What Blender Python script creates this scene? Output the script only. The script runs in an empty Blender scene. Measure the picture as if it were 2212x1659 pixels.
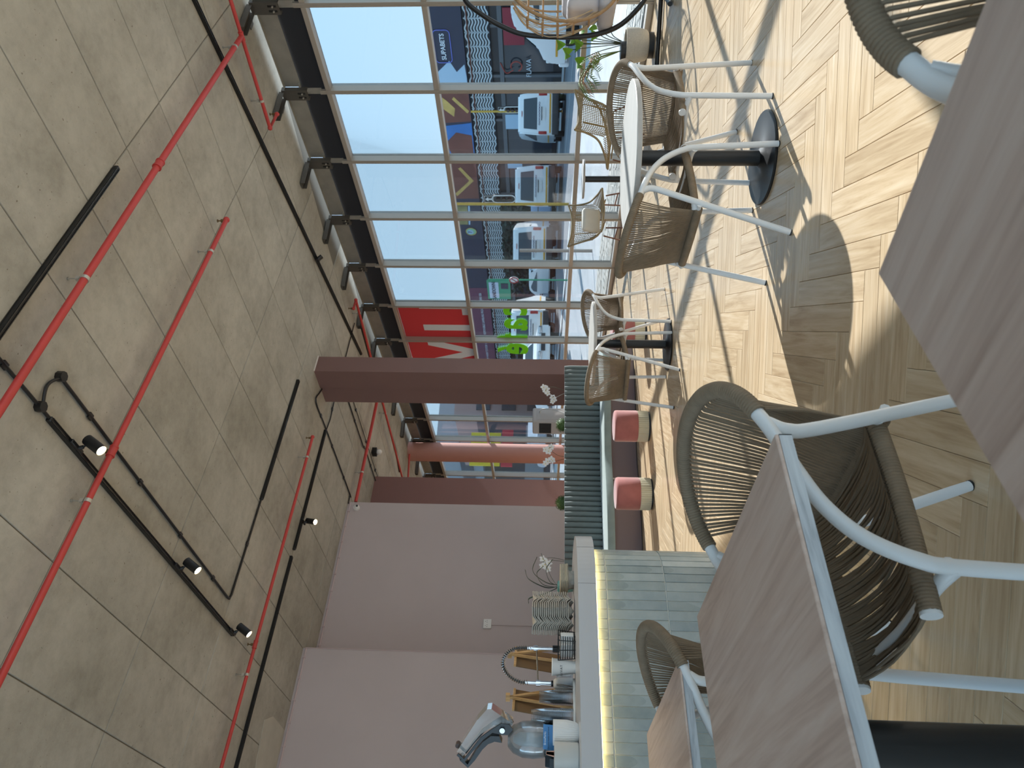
import bpy, bmesh, math, random
from mathutils import Vector, Matrix
random.seed(7)
PI = math.pi
scene = bpy.context.scene
COL = scene.collection

# ---------------------------------------------------------------- camera
# World axes follow the building grid: X along the sprinkler pipes, Y along the soffit board joints, Z up.
EYE = 1.18
_f, _roll, _pitch, _az = 1536.8, -0.01390974, 0.0465092, 0.70588
_cr, _sr, _cp, _sp, _ca, _sa = math.cos(_roll), math.sin(_roll), math.cos(_pitch), math.sin(_pitch), math.cos(_az), math.sin(_az)
_R = Matrix(((1, 0, 0), (0, _cp, -_sp), (0, _sp, _cp))) @ Matrix(((_cr, 0, _sr), (0, 1, 0), (-_sr, 0, _cr)))
_M = Matrix(((_ca, _sa, 0), (-_sa, _ca, 0), (0, 0, 1))) @ _R
_right, _fwd, _up = _M.col[0], _M.col[1], _M.col[2]
cam_data = bpy.data.cameras.new('camera')
cam = bpy.data.objects.new('camera', cam_data)
COL.objects.link(cam)
rot = Matrix((-_up, _right, -_fwd)).transposed()      # the photograph was taken with the phone turned on its side
cam.matrix_world = Matrix.Translation((0, 0, EYE)) @ rot.to_4x4()
cam_data.sensor_fit = 'HORIZONTAL'
cam_data.sensor_width = 36.0
cam_data.lens = _f / 2212 * 36
cam_data.clip_start = 0.02
cam_data.clip_end = 300
cam_data.dof.use_dof = True
cam_data.dof.focus_distance = 3.2
cam_data.dof.aperture_fstop = 7.0
scene.camera = cam

# ---------------------------------------------------------------- sky, sun, exposure
SKY_STRENGTH = 1.10
SUN_STRENGTH = 8.8
world = bpy.data.worlds.new('sky')
scene.world = world
world.use_nodes = True
wn = world.node_tree.nodes; wl = world.node_tree.links
for n in list(wn): wn.remove(n)
w_out = wn.new('ShaderNodeOutputWorld'); w_bg = wn.new('ShaderNodeBackground')
w_tc = wn.new('ShaderNodeTexCoord'); w_sep = wn.new('ShaderNodeSeparateXYZ'); w_ramp = wn.new('ShaderNodeValToRGB')
wl.new(w_tc.outputs['Generated'], w_sep.inputs[0]); wl.new(w_sep.outputs['Z'], w_ramp.inputs[0])
w_ramp.color_ramp.elements[0].position = 0.0; w_ramp.color_ramp.elements[0].color = (0.74, 0.88, 1.0, 1)
w_ramp.color_ramp.elements[1].position = 0.6; w_ramp.color_ramp.elements[1].color = (0.40, 0.70, 1.0, 1)
e = w_ramp.color_ramp.elements.new(0.16); e.color = (0.56, 0.80, 1.0, 1)
wl.new(w_ramp.outputs[0], w_bg.inputs[0]); w_bg.inputs[1].default_value = SKY_STRENGTH
wl.new(w_bg.outputs[0], w_out.inputs[0])

sun_data = bpy.data.lights.new('sun', 'SUN'); sun_data.energy = SUN_STRENGTH; sun_data.angle = math.radians(0.6); sun_data.color = (1.0, 0.97, 0.93)
sun = bpy.data.objects.new('sun', sun_data); COL.objects.link(sun)
sun.rotation_euler = Vector((1.0, -0.017, 0.613)).to_track_quat('Z', 'Y').to_euler()

scene.view_settings.view_transform = 'Standard'
scene.view_settings.look = 'None'
scene.view_settings.gamma = 1.0
scene.view_settings.exposure = 1.05
scene.view_settings.use_curve_mapping = False
scene.cycles.max_bounces = 10
scene.cycles.diffuse_bounces = 6
scene.cycles.transparent_max_bounces = 24
scene.cycles.caustics_reflective = False
scene.cycles.caustics_refractive = False
scene.cycles.sample_clamp_indirect = 6.0

# ---------------------------------------------------------------- helpers
def lin(r, g, b):
    def f(c):
        c /= 255.0
        return c / 12.92 if c <= 0.04045 else ((c + 0.055) / 1.055) ** 2.4
    return (f(r), f(g), f(b), 1.0)

def V(*a): return Vector(a)

class MB:
    """collects simple shapes, then links them as one mesh object"""
    def __init__(self): self.v = []; self.f = []; self.uv = {}; self.sm = []
    def add(self, vs, fs, smooth=False):
        o = len(self.v); self.v.extend([tuple(p) for p in vs])
        for f in fs: self.f.append([i + o for i in f]); self.sm.append(smooth)
        return self
    def box(self, c, s, rz=0.0, m=None):
        hx, hy, hz = s[0] / 2, s[1] / 2, s[2] / 2
        P = [(-hx, -hy, -hz), (hx, -hy, -hz), (hx, hy, -hz), (-hx, hy, -hz), (-hx, -hy, hz), (hx, -hy, hz), (hx, hy, hz), (-hx, hy, hz)]
        if m is None: m = Matrix.Rotation(rz, 3, 'Z')
        P = [m @ Vector(p) + Vector(c) for p in P]
        return self.add(P, [(0, 3, 2, 1), (4, 5, 6, 7), (0, 1, 5, 4), (1, 2, 6, 5), (2, 3, 7, 6), (3, 0, 4, 7)])
    def bb(self, x0, x1, y0, y1, z0, z1): return self.box(((x0 + x1) / 2, (y0 + y1) / 2, (z0 + z1) / 2), (x1 - x0, y1 - y0, z1 - z0))
    def rbox(self, c, s, r=0.01, seg=2, rz=0.0, m=None):
        bm = bmesh.new(); bmesh.ops.create_cube(bm, size=1.0)
        for v in bm.verts: v.co = Vector((v.co.x * s[0], v.co.y * s[1], v.co.z * s[2]))
        bmesh.ops.bevel(bm, geom=list(bm.edges), offset=min(r, min(s) * 0.49), segments=seg, affect='EDGES', profile=0.5)
        if m is None: m = Matrix.Rotation(rz, 3, 'Z')
        bm.verts.ensure_lookup_table(); bm.verts.index_update()
        vs = [m @ v.co + Vector(c) for v in bm.verts]; fs = [[v.index for v in f.verts] for f in bm.faces]
        bm.free(); return self.add(vs, fs, True)
    def prism(self, poly, z0, z1):
        n = len(poly)
        vs = [(p[0], p[1], z0) for p in poly] + [(p[0], p[1], z1) for p in poly]
        fs = [tuple(range(n - 1, -1, -1)), tuple(range(n, 2 * n))] + [(i, (i + 1) % n, n + (i + 1) % n, n + i) for i in range(n)]
        return self.add(vs, fs)
    def ext(self, poly, o, ux, uy, un, t):
        """polygon in the plane (ux, uy) at o, thickened by t along un"""
        o, ux, uy, un = Vector(o), Vector(ux), Vector(uy), Vector(un); n = len(poly)
        a = [o + ux * p[0] + uy * p[1] for p in poly]; b = [p + un * t for p in a]
        return self.add(a + b, [tuple(range(n - 1, -1, -1)), tuple(range(n, 2 * n))] + [(i, (i + 1) % n, n + (i + 1) % n, n + i) for i in range(n)])
    def tube(self, pts, r, seg=8, closed=False, caps=True, smooth=True):
        pts = [Vector(p) for p in pts]; n = len(pts)
        rr = r if isinstance(r, (list, tuple)) else [r] * n
        T = []
        for i in range(n):
            a = pts[i - 1] if (i > 0 or closed) else pts[i]; b = pts[(i + 1) % n] if (i < n - 1 or closed) else pts[i]
            t = (b - a); T.append(t.normalized() if t.length > 1e-9 else Vector((0, 0, 1)))
        u = T[0].orthogonal().normalized(); vs = []
        for i in range(n):
            u = (u - T[i] * u.dot(T[i]))
            u = u.normalized() if u.length > 1e-6 else T[i].orthogonal().normalized()
            w = T[i].cross(u)
            for k in range(seg):
                a = 2 * PI * k / seg; vs.append(pts[i] + (u * math.cos(a) + w * math.sin(a)) * rr[i])
        fs = []
        for i in range(n if closed else n - 1):
            j = (i + 1) % n
            for k in range(seg):
                k2 = (k + 1) % seg; fs.append((i * seg + k, i * seg + k2, j * seg + k2, j * seg + k))
        if caps and not closed:
            fs.append(tuple(range(seg - 1, -1, -1))); fs.append(tuple((n - 1) * seg + k for k in range(seg)))
        return self.add(vs, fs, smooth)
    def cyl(self, a, b, r, seg=16, r2=None, smooth=True):
        a, b = Vector(a), Vector(b); return self.tube([a, b], [r, r if r2 is None else r2], seg, smooth=smooth)
    def lathe(self, prof, c=(0, 0, 0), seg=24, m=None):
        n = len(prof); vs = []
        for (r, z) in prof:
            for k in range(seg):
                a = 2 * PI * k / seg; p = Vector((r * math.cos(a), r * math.sin(a), z))
                vs.append((m @ p if m else p) + Vector(c))
        fs = []
        for i in range(n - 1):
            for k in range(seg):
                k2 = (k + 1) % seg; fs.append((i * seg + k, i * seg + k2, (i + 1) * seg + k2, (i + 1) * seg + k))
        if prof[0][0] > 1e-5: fs.append(tuple(range(seg - 1, -1, -1)))
        if prof[-1][0] > 1e-5: fs.append(tuple((n - 1) * seg + k for k in range(seg)))
        return self.add(vs, fs, True)
    def ball(self, c, r, seg=12, ring=8, sc=(1, 1, 1)):
        prof = [(max(1e-6, math.sin(PI * i / ring)), -math.cos(PI * i / ring)) for i in range(ring + 1)]
        m = Matrix.Diagonal((r * sc[0], r * sc[1], r * sc[2])); return self.lathe(prof, c, seg, m)
    def grid(self, fn, nu, nv, closed_u=False, smooth=True):
        vs = [fn(i / (nu if closed_u else nu - 1), j / (nv - 1)) for j in range(nv) for i in range(nu)]
        fs = []
        for j in range(nv - 1):
            for i in range(nu if closed_u else nu - 1):
                i2 = (i + 1) % nu; fs.append((j * nu + i, j * nu + i2, (j + 1) * nu + i2, (j + 1) * nu + i))
        return self.add(vs, fs, smooth)
    def mesh(self, name):
        me = bpy.data.meshes.new(name); me.from_pydata(self.v, [], self.f)
        me.polygons.foreach_set('use_smooth', self.sm); me.update()
        if any(self.sm): me.set_sharp_from_angle(angle=math.radians(42))
        return me
    def build(self, name, mat, parent=None, loc=None, rz=None):
        return obj(name, self.mesh(name), mat, parent, loc, rz)

def obj(name, me, mat=None, parent=None, loc=None, rz=None):
    o = bpy.data.objects.new(name, me); COL.objects.link(o)
    if mat is not None and not me.materials: me.materials.append(mat)
    if parent is not None: o.parent = parent
    if loc is not None: o.location = loc
    if rz is not None: o.rotation_euler = (0, 0, rz)
    return o

def tag(o, label=None, cat=None, group=None, kind=None):
    if label: o['label'] = label
    if cat: o['category'] = cat
    if group: o['group'] = group
    if kind: o['kind'] = kind
    return o

def empty(name, loc=(0, 0, 0), rz=0.0):
    o = bpy.data.objects.new(name, None); COL.objects.link(o); o.location = loc; o.rotation_euler = (0, 0, rz); return o

def thing(name, label, cat, loc=(0, 0, 0), rz=0.0, group=None): return tag(empty(name, loc, rz), label, cat, group)
def struct(o, label=None): return tag(o, label, kind='structure')

def copy_tree(o, parent=None):
    c = o.copy(); COL.objects.link(c); c.parent = parent
    for ch in list(o.children): copy_tree(ch, c)
    return c

def cr(pts, n=6, closed=False):
    """Catmull-Rom through the points"""
    P = [Vector(p) for p in pts]; N = len(P); out = []
    for i in range(N if closed else N - 1):
        p0 = P[(i - 1) % N] if (closed or i > 0) else P[0] * 2 - P[1]
        p1, p2 = P[i], P[(i + 1) % N]
        p3 = P[(i + 2) % N] if (closed or i < N - 2) else P[-1] * 2 - P[-2]
        for k in range(n):
            t = k / n
            out.append(0.5 * ((2 * p1) + (p2 - p0) * t + (2 * p0 - 5 * p1 + 4 * p2 - p3) * t * t + (3 * p1 - p0 - 3 * p2 + p3) * t ** 3))
    if not closed: out.append(P[-1])
    return out

def resample(pts, step):
    out = [pts[0]]; acc = 0.0
    for a, b in zip(pts[:-1], pts[1:]):
        d = (b - a).length
        while d > 1e-9 and acc + d >= step:
            t = (step - acc) / d; a = a.lerp(b, t); out.append(a); d = (b - a).length; acc = 0.0
        acc += d
    out.append(pts[-1]); return out

def text(name, s, size, mat, parent, m, extrude=0.002, offset=0.0, align='CENTER', mirror=False, space=1.0):
    cu = bpy.data.curves.new(name, 'FONT'); cu.body = s; cu.size = size; cu.extrude = extrude; cu.offset = offset; cu.space_character = space
    cu.align_x = align; cu.align_y = 'CENTER'; cu.materials.append(mat)
    tmp = bpy.data.objects.new(name, cu); COL.objects.link(tmp); me = bpy.data.meshes.new_from_object(tmp); bpy.data.objects.remove(tmp)
    if not me.materials: me.materials.append(mat)
    o = bpy.data.objects.new(name, me); COL.objects.link(o); o.parent = parent
    o.matrix_local = m @ Matrix.Diagonal((-1 if mirror else 1, 1, 1, 1)); return o

def frame_m(o, ux, uy):
    ux = Vector(ux).normalized(); uy = Vector(uy).normalized(); un = ux.cross(uy)
    m = Matrix((ux, uy, un)).transposed().to_4x4(); m.translation = Vector(o); return m

# ---------------------------------------------------------------- materials
class NT:
    def __init__(self, name):
        self.m = bpy.data.materials.new(name); self.m.use_nodes = True
        self.n = self.m.node_tree.nodes; self.l = self.m.node_tree.links
        self.b = self.n['Principled BSDF']; self.o = self.n['Material Output']
    def new(self, t, **kw):
        nd = self.n.new(t)
        for k, v in kw.items(): setattr(nd, k, v)
        return nd
    def link(self, a, b): self.l.new(a, b)
    def ramp(self, src, stops):
        r = self.new('ShaderNodeValToRGB'); el = r.color_ramp.elements
        while len(el) < len(stops): el.new(0.5)
        for e_, (p, c) in zip(el, stops): e_.position = p; e_.color = c
        self.link(src, r.inputs[0]); return r.outputs[0]
    def mix(self, fac, a, b, mode='MIX'):
        x = self.new('ShaderNodeMix', data_type='RGBA', blend_type=mode)
        for s, v in ((x.inputs[0], fac), (x.inputs[6], a), (x.inputs[7], b)):
            if hasattr(v, 'is_linked') or hasattr(v, 'links'): self.link(v, s)
            else: s.default_value = v
        return x.outputs[2]
    def math(self, op, a, b=None):
        x = self.new('ShaderNodeMath', operation=op)
        for i, v in enumerate((a, b)):
            if v is None: continue
            if hasattr(v, 'links'): self.link(v, x.inputs[i])
            else: x.inputs[i].default_value = v
        return x.outputs[0]
    def coords(self, kind='Object', scale=(1, 1, 1), rand=False, uv=None):
        if uv: t = self.new('ShaderNodeUVMap', uv_map=uv).outputs[0]
        else: t = self.new('ShaderNodeTexCoord').outputs[kind]
        mp = self.new('ShaderNodeMapping'); mp.inputs['Scale'].default_value = scale; self.link(t, mp.inputs[0])
        if rand:
            oi = self.new('ShaderNodeObjectInfo'); mm = self.new('ShaderNodeVectorMath', operation='SCALE'); mm.inputs[0].default_value = (37.0, 53.0, 11.0)
            self.link(oi.outputs['Random'], mm.inputs['Scale']); self.link(mm.outputs[0], mp.inputs['Location'])
        return mp.outputs[0]
    def noise(self, co, scale, detail=4, rough=0.55, dist=0.0):
        x = self.new('ShaderNodeTexNoise'); self.link(co, x.inputs['Vector'])
        x.inputs['Scale'].default_value = scale; x.inputs['Detail'].default_value = detail; x.inputs['Roughness'].default_value = rough; x.inputs['Distortion'].default_value = dist
        return x.outputs['Fac']
    def bump(self, h, strength=0.2, dist=0.01):
        x = self.new('ShaderNodeBump'); x.inputs['Strength'].default_value = strength; x.inputs['Distance'].default_value = dist
        self.link(h, x.inputs['Height']); self.link(x.outputs[0], self.b.inputs['Normal'])

MATS = {}
def mat(name, c, rough=0.6, metal=0.0, var=0.0, vs=8.0, bump=0.0, bs=60.0, spec=None, sheen=0.0, coat=0.0):
    if name in MATS: return MATS[name]
    t = NT(name); t.b.inputs['Roughness'].default_value = rough; t.b.inputs['Metallic'].default_value = metal
    if spec is not None: t.b.inputs['Specular IOR Level'].default_value = spec
    if sheen: t.b.inputs['Sheen Weight'].default_value = sheen; t.b.inputs['Sheen Roughness'].default_value = 0.4
    if coat: t.b.inputs['Coat Weight'].default_value = coat
    if var > 0:
        co = t.coords('Object', rand=True); n = t.noise(co, vs)
        a = tuple(max(0, x * (1 - var)) for x in c[:3]) + (1,); b = tuple(min(1, x * (1 + var)) for x in c[:3]) + (1,)
        t.link(t.ramp(n, [(0.3, a), (0.7, b)]), t.b.inputs['Base Color'])
        if bump: t.bump(t.noise(co, bs), bump, 0.004)
    else: t.b.inputs['Base Color'].default_value = c
    MATS[name] = t.m; return t.m

def emit(name, c, s):
    if name in MATS: return MATS[name]
    t = NT(name); t.b.inputs['Base Color'].default_value = (0, 0, 0, 1); t.b.inputs['Emission Color'].default_value = c; t.b.inputs['Emission Strength'].default_value = s
    MATS[name] = t.m; return t.m

def glass(name, tint=(0.9, 0.95, 0.96, 1), refl=0.06, rough=0.02, haze=0.0):
    if name in MATS: return MATS[name]
    t = NT(name); t.n.remove(t.b)
    tr = t.new('ShaderNodeBsdfTransparent'); tr.inputs[0].default_value = tint
    gl = t.new('ShaderNodeBsdfGlossy'); gl.inputs['Roughness'].default_value = rough
    lw = t.new('ShaderNodeFresnel'); lw.inputs[0].default_value = 1.45
    mx = t.new('ShaderNodeMixShader'); f = t.math('MULTIPLY', lw.outputs[0], refl / 0.04); f = t.math('MINIMUM', f, 0.9)
    t.link(f, mx.inputs[0]); t.link(tr.outputs[0], mx.inputs[1]); t.link(gl.outputs[0], mx.inputs[2])
    out = mx.outputs[0]
    if haze:
        df = t.new('ShaderNodeBsdfDiffuse'); df.inputs[0].default_value = (0.9, 0.93, 0.95, 1)
        m2 = t.new('ShaderNodeMixShader'); m2.inputs[0].default_value = haze; t.link(out, m2.inputs[1]); t.link(df.outputs[0], m2.inputs[2]); out = m2.outputs[0]
    t.link(out, t.o.inputs[0]); MATS[name] = t.m; return t.m

def wood(name, c0, c1, c2, scale=1.0, axis='X', rough=0.4, uv=None, tone=0.12, spec=0.5, coat=0.0, bump=0.05):
    if name in MATS: return MATS[name]
    t = NT(name); t.b.inputs['Roughness'].default_value = rough; t.b.inputs['Specular IOR Level'].default_value = spec
    if coat: t.b.inputs['Coat Weight'].default_value = coat; t.b.inputs['Coat Roughness'].default_value = 0.25
    st = {'X': (1.2, 14, 14), 'Y': (14, 1.2, 14), 'Z': (14, 14, 1.2)}[axis]
    co = t.coords('Object', tuple(s * scale for s in st), rand=True, uv=uv)
    n1 = t.noise(co, 1.0, 5, 0.6, 1.6); n2 = t.noise(co, 5.0, 3, 0.6, 0.3)
    s3 = {'X': (2.2, 60, 60), 'Y': (60, 2.2, 60), 'Z': (60, 60, 2.2)}[axis]
    n3 = t.noise(t.coords('Object', tuple(s * scale for s in s3), rand=True, uv=uv), 1.0, 3, 0.6)
    f = t.math('ADD', t.math('MULTIPLY', n1, 0.6), t.math('ADD', t.math('MULTIPLY', n2, 0.15), t.math('MULTIPLY', n3, 0.25)))
    col = t.ramp(f, [(0.34, c0), (0.5, c1), (0.66, c2)])
    if tone:
        oi = t.new('ShaderNodeObjectInfo'); r = oi.outputs['Random']
        if uv:
            at = t.new('ShaderNodeAttribute', attribute_name='tone'); r = t.math('FRACT', t.math('ADD', r, at.outputs['Fac']))
        hv = t.new('ShaderNodeHueSaturation'); t.link(col, hv.inputs['Color'])
        t.link(t.math('ADD', t.math('MULTIPLY', r, tone * 2), 1 - tone), hv.inputs['Value']); col = hv.outputs[0]
    t.link(col, t.b.inputs['Base Color'])
    if bump: t.bump(f, bump, 0.003)
    MATS[name] = t.m; return t.m

WHITE = mat('white_powder_coat', lin(222, 224, 226), 0.35)
BLACK = mat('black_metal', lin(22, 23, 25), 0.38)
ROPE = mat('taupe_rope', lin(130, 113, 93), 0.8, var=0.12, vs=30, bump=0.3, bs=500)
ROPE_D = mat('taupe_rope_dense', lin(122, 103, 78), 0.82, var=0.1, vs=30)
RED = mat('red_pipe_paint', lin(190, 62, 58), 0.45, var=0.06)
STEEL = mat('galvanised_steel', lin(170, 168, 160), 0.45, 0.6, var=0.12, vs=5)
CHROME = mat('chrome', lin(205, 208, 212), 0.15, 1.0)
CLAMP = mat('clamp_steel', lin(190, 186, 176), 0.4, 0.5)
DARKSTEEL = mat('bracket_steel', lin(92, 88, 82), 0.5, 0.3, var=0.08)
ALU = mat('anodised_aluminium', lin(178, 170, 160), 0.4, 0.35)
LILAC = mat('lilac_wall_paint', lin(194, 182, 181), 0.75, var=0.03, vs=1.2, bump=0.05, bs=40)
MAUVE = mat('mauve_column_paint', lin(126, 96, 90), 0.7, var=0.03, vs=1.5)
PLASTIC_W = mat('white_plastic', lin(232, 231, 228), 0.4)
SAGE = mat('sage_velvet', lin(106, 115, 114), 0.75, var=0.06, vs=6, sheen=0.5)
PINK = mat('dusty_pink_velvet', lin(164, 100, 98), 0.8, var=0.12, vs=7, sheen=0.6)
TERRA = mat('matt_dark_grey_board', lin(34, 37, 44), 0.7)
# ================================================================ STRUCTURE
H = 4.71
P0 = Vector((9.485, 7.833, 0)); WD = Vector((0.18921587, 0.98193551, 0)); WO = Vector((0.98193551, -0.18921587, 0))
def wp(s, t, z): return P0 + WD * s + WO * t + Vector((0, 0, z))
WROT = math.atan2(WD.y, WD.x)
def win_x(y): return P0.x + (y - P0.y) * WD.x / WD.y
def wbox(mb, s0, s1, t0, t1, z0, z1): return mb.box(wp((s0 + s1) / 2, (t0 + t1) / 2, (z0 + z1) / 2), (s1 - s0, t1 - t0, z1 - z0), WROT)

# ---- floor: herringbone planks, each with its own edges
OAK = wood('oak_plank', lin(178, 152, 120), lin(206, 182, 150), lin(222, 202, 174), 1.0, 'X', 0.26, uv='UVMap', tone=0.06, spec=0.5, bump=0.03)
GROUT_D = mat('plank_joint', lin(132, 112, 88), 0.8)
fb = MB(); fb.prism([(-4, -6.2), (win_x(-6.2) + 0.16, -6.2), (win_x(20.2) + 0.16, 20.2), (-4, 20.2)], -0.16, -0.006)
floor = struct(fb.build('floor', GROUT_D))
PW, PL = 0.115, 0.69
def plank_geo(l, w):
    e_ = 0.0016; x, y = l / 2 - 0.0006, w / 2 - 0.0006
    v = [(-x, -y, -0.006), (x, -y, -0.006), (x, y, -0.006), (-x, y, -0.006), (-x, -y, -e_), (x, -y, -e_), (x, y, -e_), (-x, y, -e_),
         (-x + e_, -y + e_, 0), (x - e_, -y + e_, 0), (x - e_, y - e_, 0), (-x + e_, y - e_, 0)]
    f = [(0, 1, 5, 4), (1, 2, 6, 5), (2, 3, 7, 6), (3, 0, 4, 7), (4, 5, 9, 8), (5, 6, 10, 9), (6, 7, 11, 10), (7, 4, 8, 11), (8, 9, 10, 11)]
    return v, f
def cam_px(p):
    c = _M.transposed() @ (Vector(p) - Vector((0, 0, EYE)))
    if c.y < 0.05: return None
    return 1106 - c.z / c.y * _f, 829.5 - c.x / c.y * _f, c.y
planks = []
q45 = Matrix.Rotation(PI / 4, 2)
for i in range(-190, 191):
    for j in range(-14, 15):
        for (u, v, a) in ((i * PW + j * 2 * PL + PL / 2, i * PW + PW / 2, PI / 4), (PL + i * PW + j * 2 * PL + PW / 2, (i + 1) * PW - PL / 2, 3 * PI / 4)):
            p = q45 @ Vector((u + 0.31, v + 0.12))
            if -3.9 < p.x < 12.3 and -6 < p.y < 20 and p.x < win_x(p.y) + 0.05: planks.append((p.x, p.y, a))
def plank_key(q):
    c = cam_px((q[0], q[1], 0))
    return 1e3 + q[0] ** 2 + q[1] ** 2 if (c is None or not (-80 < c[1] < 1740 and c[0] < 2330)) else c[2]
planks.sort(key=plank_key)
pv, pf = plank_geo(PL, PW)
def with_uv(me, fn):
    uvl = me.uv_layers.new(name='UVMap')
    for lp in me.loops: uvl.data[lp.index].uv = fn(lp.index, me.vertices[lp.vertex_index].co)
pm = bpy.data.meshes.new('plank'); pm.from_pydata(pv, [], pf); with_uv(pm, lambda i, c: (c.x, c.y))
pm.materials.append(OAK)
for (x, y, a) in planks[:300]: obj('plank', pm, None, floor, (x, y, 0), a)
av, af, auv, atone = [], [], [], []
for (x, y, a) in planks[300:]:
    o_ = len(av); ca_, sa_ = math.cos(a), math.sin(a); ru = random.random() * 60
    for p in pv: av.append((x + ca_ * p[0] - sa_ * p[1], y + sa_ * p[0] + ca_ * p[1], p[2])); auv.append((p[0] + ru, p[1] + ru * 0.7)); atone.append(random.random())
    for f in pf: af.append([k + o_ for k in f])
    t_ = random.random()
    for k in range(len(pv)): atone[o_ + k] = t_
am = bpy.data.meshes.new('planks_beyond'); am.from_pydata(av, [], af)
ul = am.uv_layers.new(name='UVMap')
idx = [0] * len(am.loops); am.loops.foreach_get('vertex_index', idx)
flat = []
for k in idx: flat.extend(auv[k])
ul.data.foreach_set('uv', flat)
ta = am.attributes.new('tone', 'FLOAT', 'POINT'); ta.data.foreach_set('value', atone)
am.materials.append(OAK)
tag(obj('planks_beyond', am, None, floor), kind='stuff')

# ---- ceiling: raw concrete soffit with board joints
def concrete(name, base, dark):
    t = NT(name); t.b.inputs['Roughness'].default_value = 0.85; t.b.inputs['Specular IOR Level'].default_value = 0.25
    co = t.coords('Object', rand=True); n1 = t.noise(co, 1.3, 6, 0.65); n2 = t.noise(co, 9, 6, 0.7); n3 = t.noise(co, 60, 3, 0.6)
    c = t.ramp(n1, [(0.3, dark), (0.5, base), (0.75, tuple(min(1, x * 1.15) for x in base[:3]) + (1,))])
    c = t.mix(0.5, c, t.ramp(n2, [(0.25, dark), (0.6, base)]), 'MIX')
    pits = t.ramp(t.noise(co, 34, 2, 0.5), [(0.24, (0.55, 0.52, 0.47, 1)), (0.29, (1, 1, 1, 1))])
    c = t.mix(1.0, c, pits, 'MULTIPLY')
    gco = t.coords('Object', (9, 1.6, 1), rand=True)
    g = t.ramp(t.noise(gco, 1.2, 5, 0.7), [(0.70, (0, 0, 0, 1)), (0.74, (1, 1, 1, 1))])
    c = t.mix(t.math('MULTIPLY', g, 0.55), c, lin(84, 120, 100))
    rst = t.ramp(t.noise(t.coords('Object', (3, 7, 1), rand=True), 1.5, 4, 0.7), [(0.72, (0, 0, 0, 1)), (0.76, (1, 1, 1, 1))])
    c = t.mix(t.math('MULTIPLY', rst, 0.3), c, lin(150, 100, 80))
    gp = t.new('ShaderNodeNewGeometry').outputs['Position']
    big = t.ramp(t.noise(gp, 0.55, 5, 0.6), [(0.35, (0.80, 0.79, 0.77, 1)), (0.62, (1.04, 1.04, 1.04, 1))]); c = t.mix(1.0, c, big, 'MULTIPLY')
    t.link(c, t.b.inputs['Base Color']); t.bump(t.math('ADD', n2, t.math('MULTIPLY', n3, 0.4)), 0.35, 0.01); return t.m
CONC = concrete('raw_concrete', lin(184, 181, 171), lin(150, 147, 137))
CONC_J = mat('concrete_joint', lin(118, 115, 107), 0.9)
ceiling = struct(MB().prism([(-4.2, -6.4), (win_x(-6.4) + 0.2, -6.4), (win_x(20.4) + 0.2, 20.4), (-4.2, 20.4)], H + 0.01, H + 0.3).build('ceiling', CONC_J))
pan = MB(); hx, hy = 0.755 / 2, 1.485 / 2; g_ = 0.0035
pan.add([(-hx + g_, -hy + g_, 0.012), (hx - g_, -hy + g_, 0.012), (hx - g_, hy - g_, 0.012), (-hx + g_, hy - g_, 0.012), (-hx + g_ + .004, -hy + g_ + .004, 0), (hx - g_ - .004, -hy + g_ + .004, 0), (hx - g_ - .004, hy - g_ - .004, 0), (-hx + g_ + .004, hy - g_ - .004, 0)],
        [(7, 6, 5, 4), (0, 1, 5, 4), (1, 2, 6, 5), (2, 3, 7, 6), (3, 0, 4, 7)])
pan_me = pan.mesh('soffit_panel'); pan_me.materials.append(CONC)
for i in range(-7, 15):
    for j in range(-6, 11):
        x = 1.463 + 0.755 * (i + 0.5); y = 3.165 + 1.488 * (j + 0.5)
        if x < win_x(y) - 0.05: obj('soffit_panel', pan_me, None, ceiling, (x, y, H + random.choice((0, 0, 0.0015, 0.003))))
# pale plaster patch where the soffit meets the wall
tag(MB().prism([(2.05, 9.7), (2.5, 9.62), (2.62, 9.9), (2.6, 10.48), (1.7, 10.48), (1.72, 9.85)], H - 0.006, H + 0.001).build('plaster_patch', mat('plaster', lin(188, 184, 172), 0.9, var=0.08, vs=4), ceiling))

# ---- walls
wl_ = MB(); wl_.bb(3.74, 6.6, 11.1, 12.53, 0, H + 0.05); wl_.bb(-4, 3.74, 10.5, 12.53, 0, H + 0.05)
wall_left = struct(wl_.build('wall_left', LILAC))
bead = MB()
bead.tube([(3.76, 11.09, H - 0.045), (6.58, 11.09, H - 0.045)], 0.012, 8); bead.tube([(-2, 10.49, H - 0.045), (3.73, 10.49, H - 0.045)], 0.012, 8)
for k in range(9): bead.box((4.0 + k * 0.3, 11.088, H - 0.045), (0.02, 0.03, 0.036)); bead.box((3.6 - k * 0.3, 10.488, H - 0.045), (0.02, 0.03, 0.036))
bead.tube([(3.742, 10.492, 0.9), (3.742, 10.492, H - 0.03)], 0.006, 6)
bead.build('cable_bead', mat('lilac_gloss', lin(198, 178, 178), 0.4), wall_left)
struct(MB().bb(-4.2, -4, 7.5, 12.5, 0, H + 0.05).build('wall_rear', LILAC))
struct(MB().bb(5, win_x(20), 20, 20.2, 0, H + 0.05).build('wall_back', mat('back_wall_wood', lin(196, 170, 138), 0.6)))
struct(MB().bb(6.4, 6.6, 13.1, 20, 0, H + 0.05).build('wall_return', MAUVE))
c3 = tag(MB().bb(6.6, 8.08, 12.53, 13.1, 0, H + 0.02).build('square_column', mat('mauve_wall_paint', lin(142, 108, 104), 0.7, var=0.02, vs=1.0)), 'wide mauve pier beside the end of the lilac wall', 'column', kind='structure')
c1m = MB(); c1m.bb(7.075, 7.375, 8.06, 8.455, 0, H + 0.02); c1m.bb(7.095, 7.375, 8.455, 8.83, 0, H + 0.02)
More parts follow.
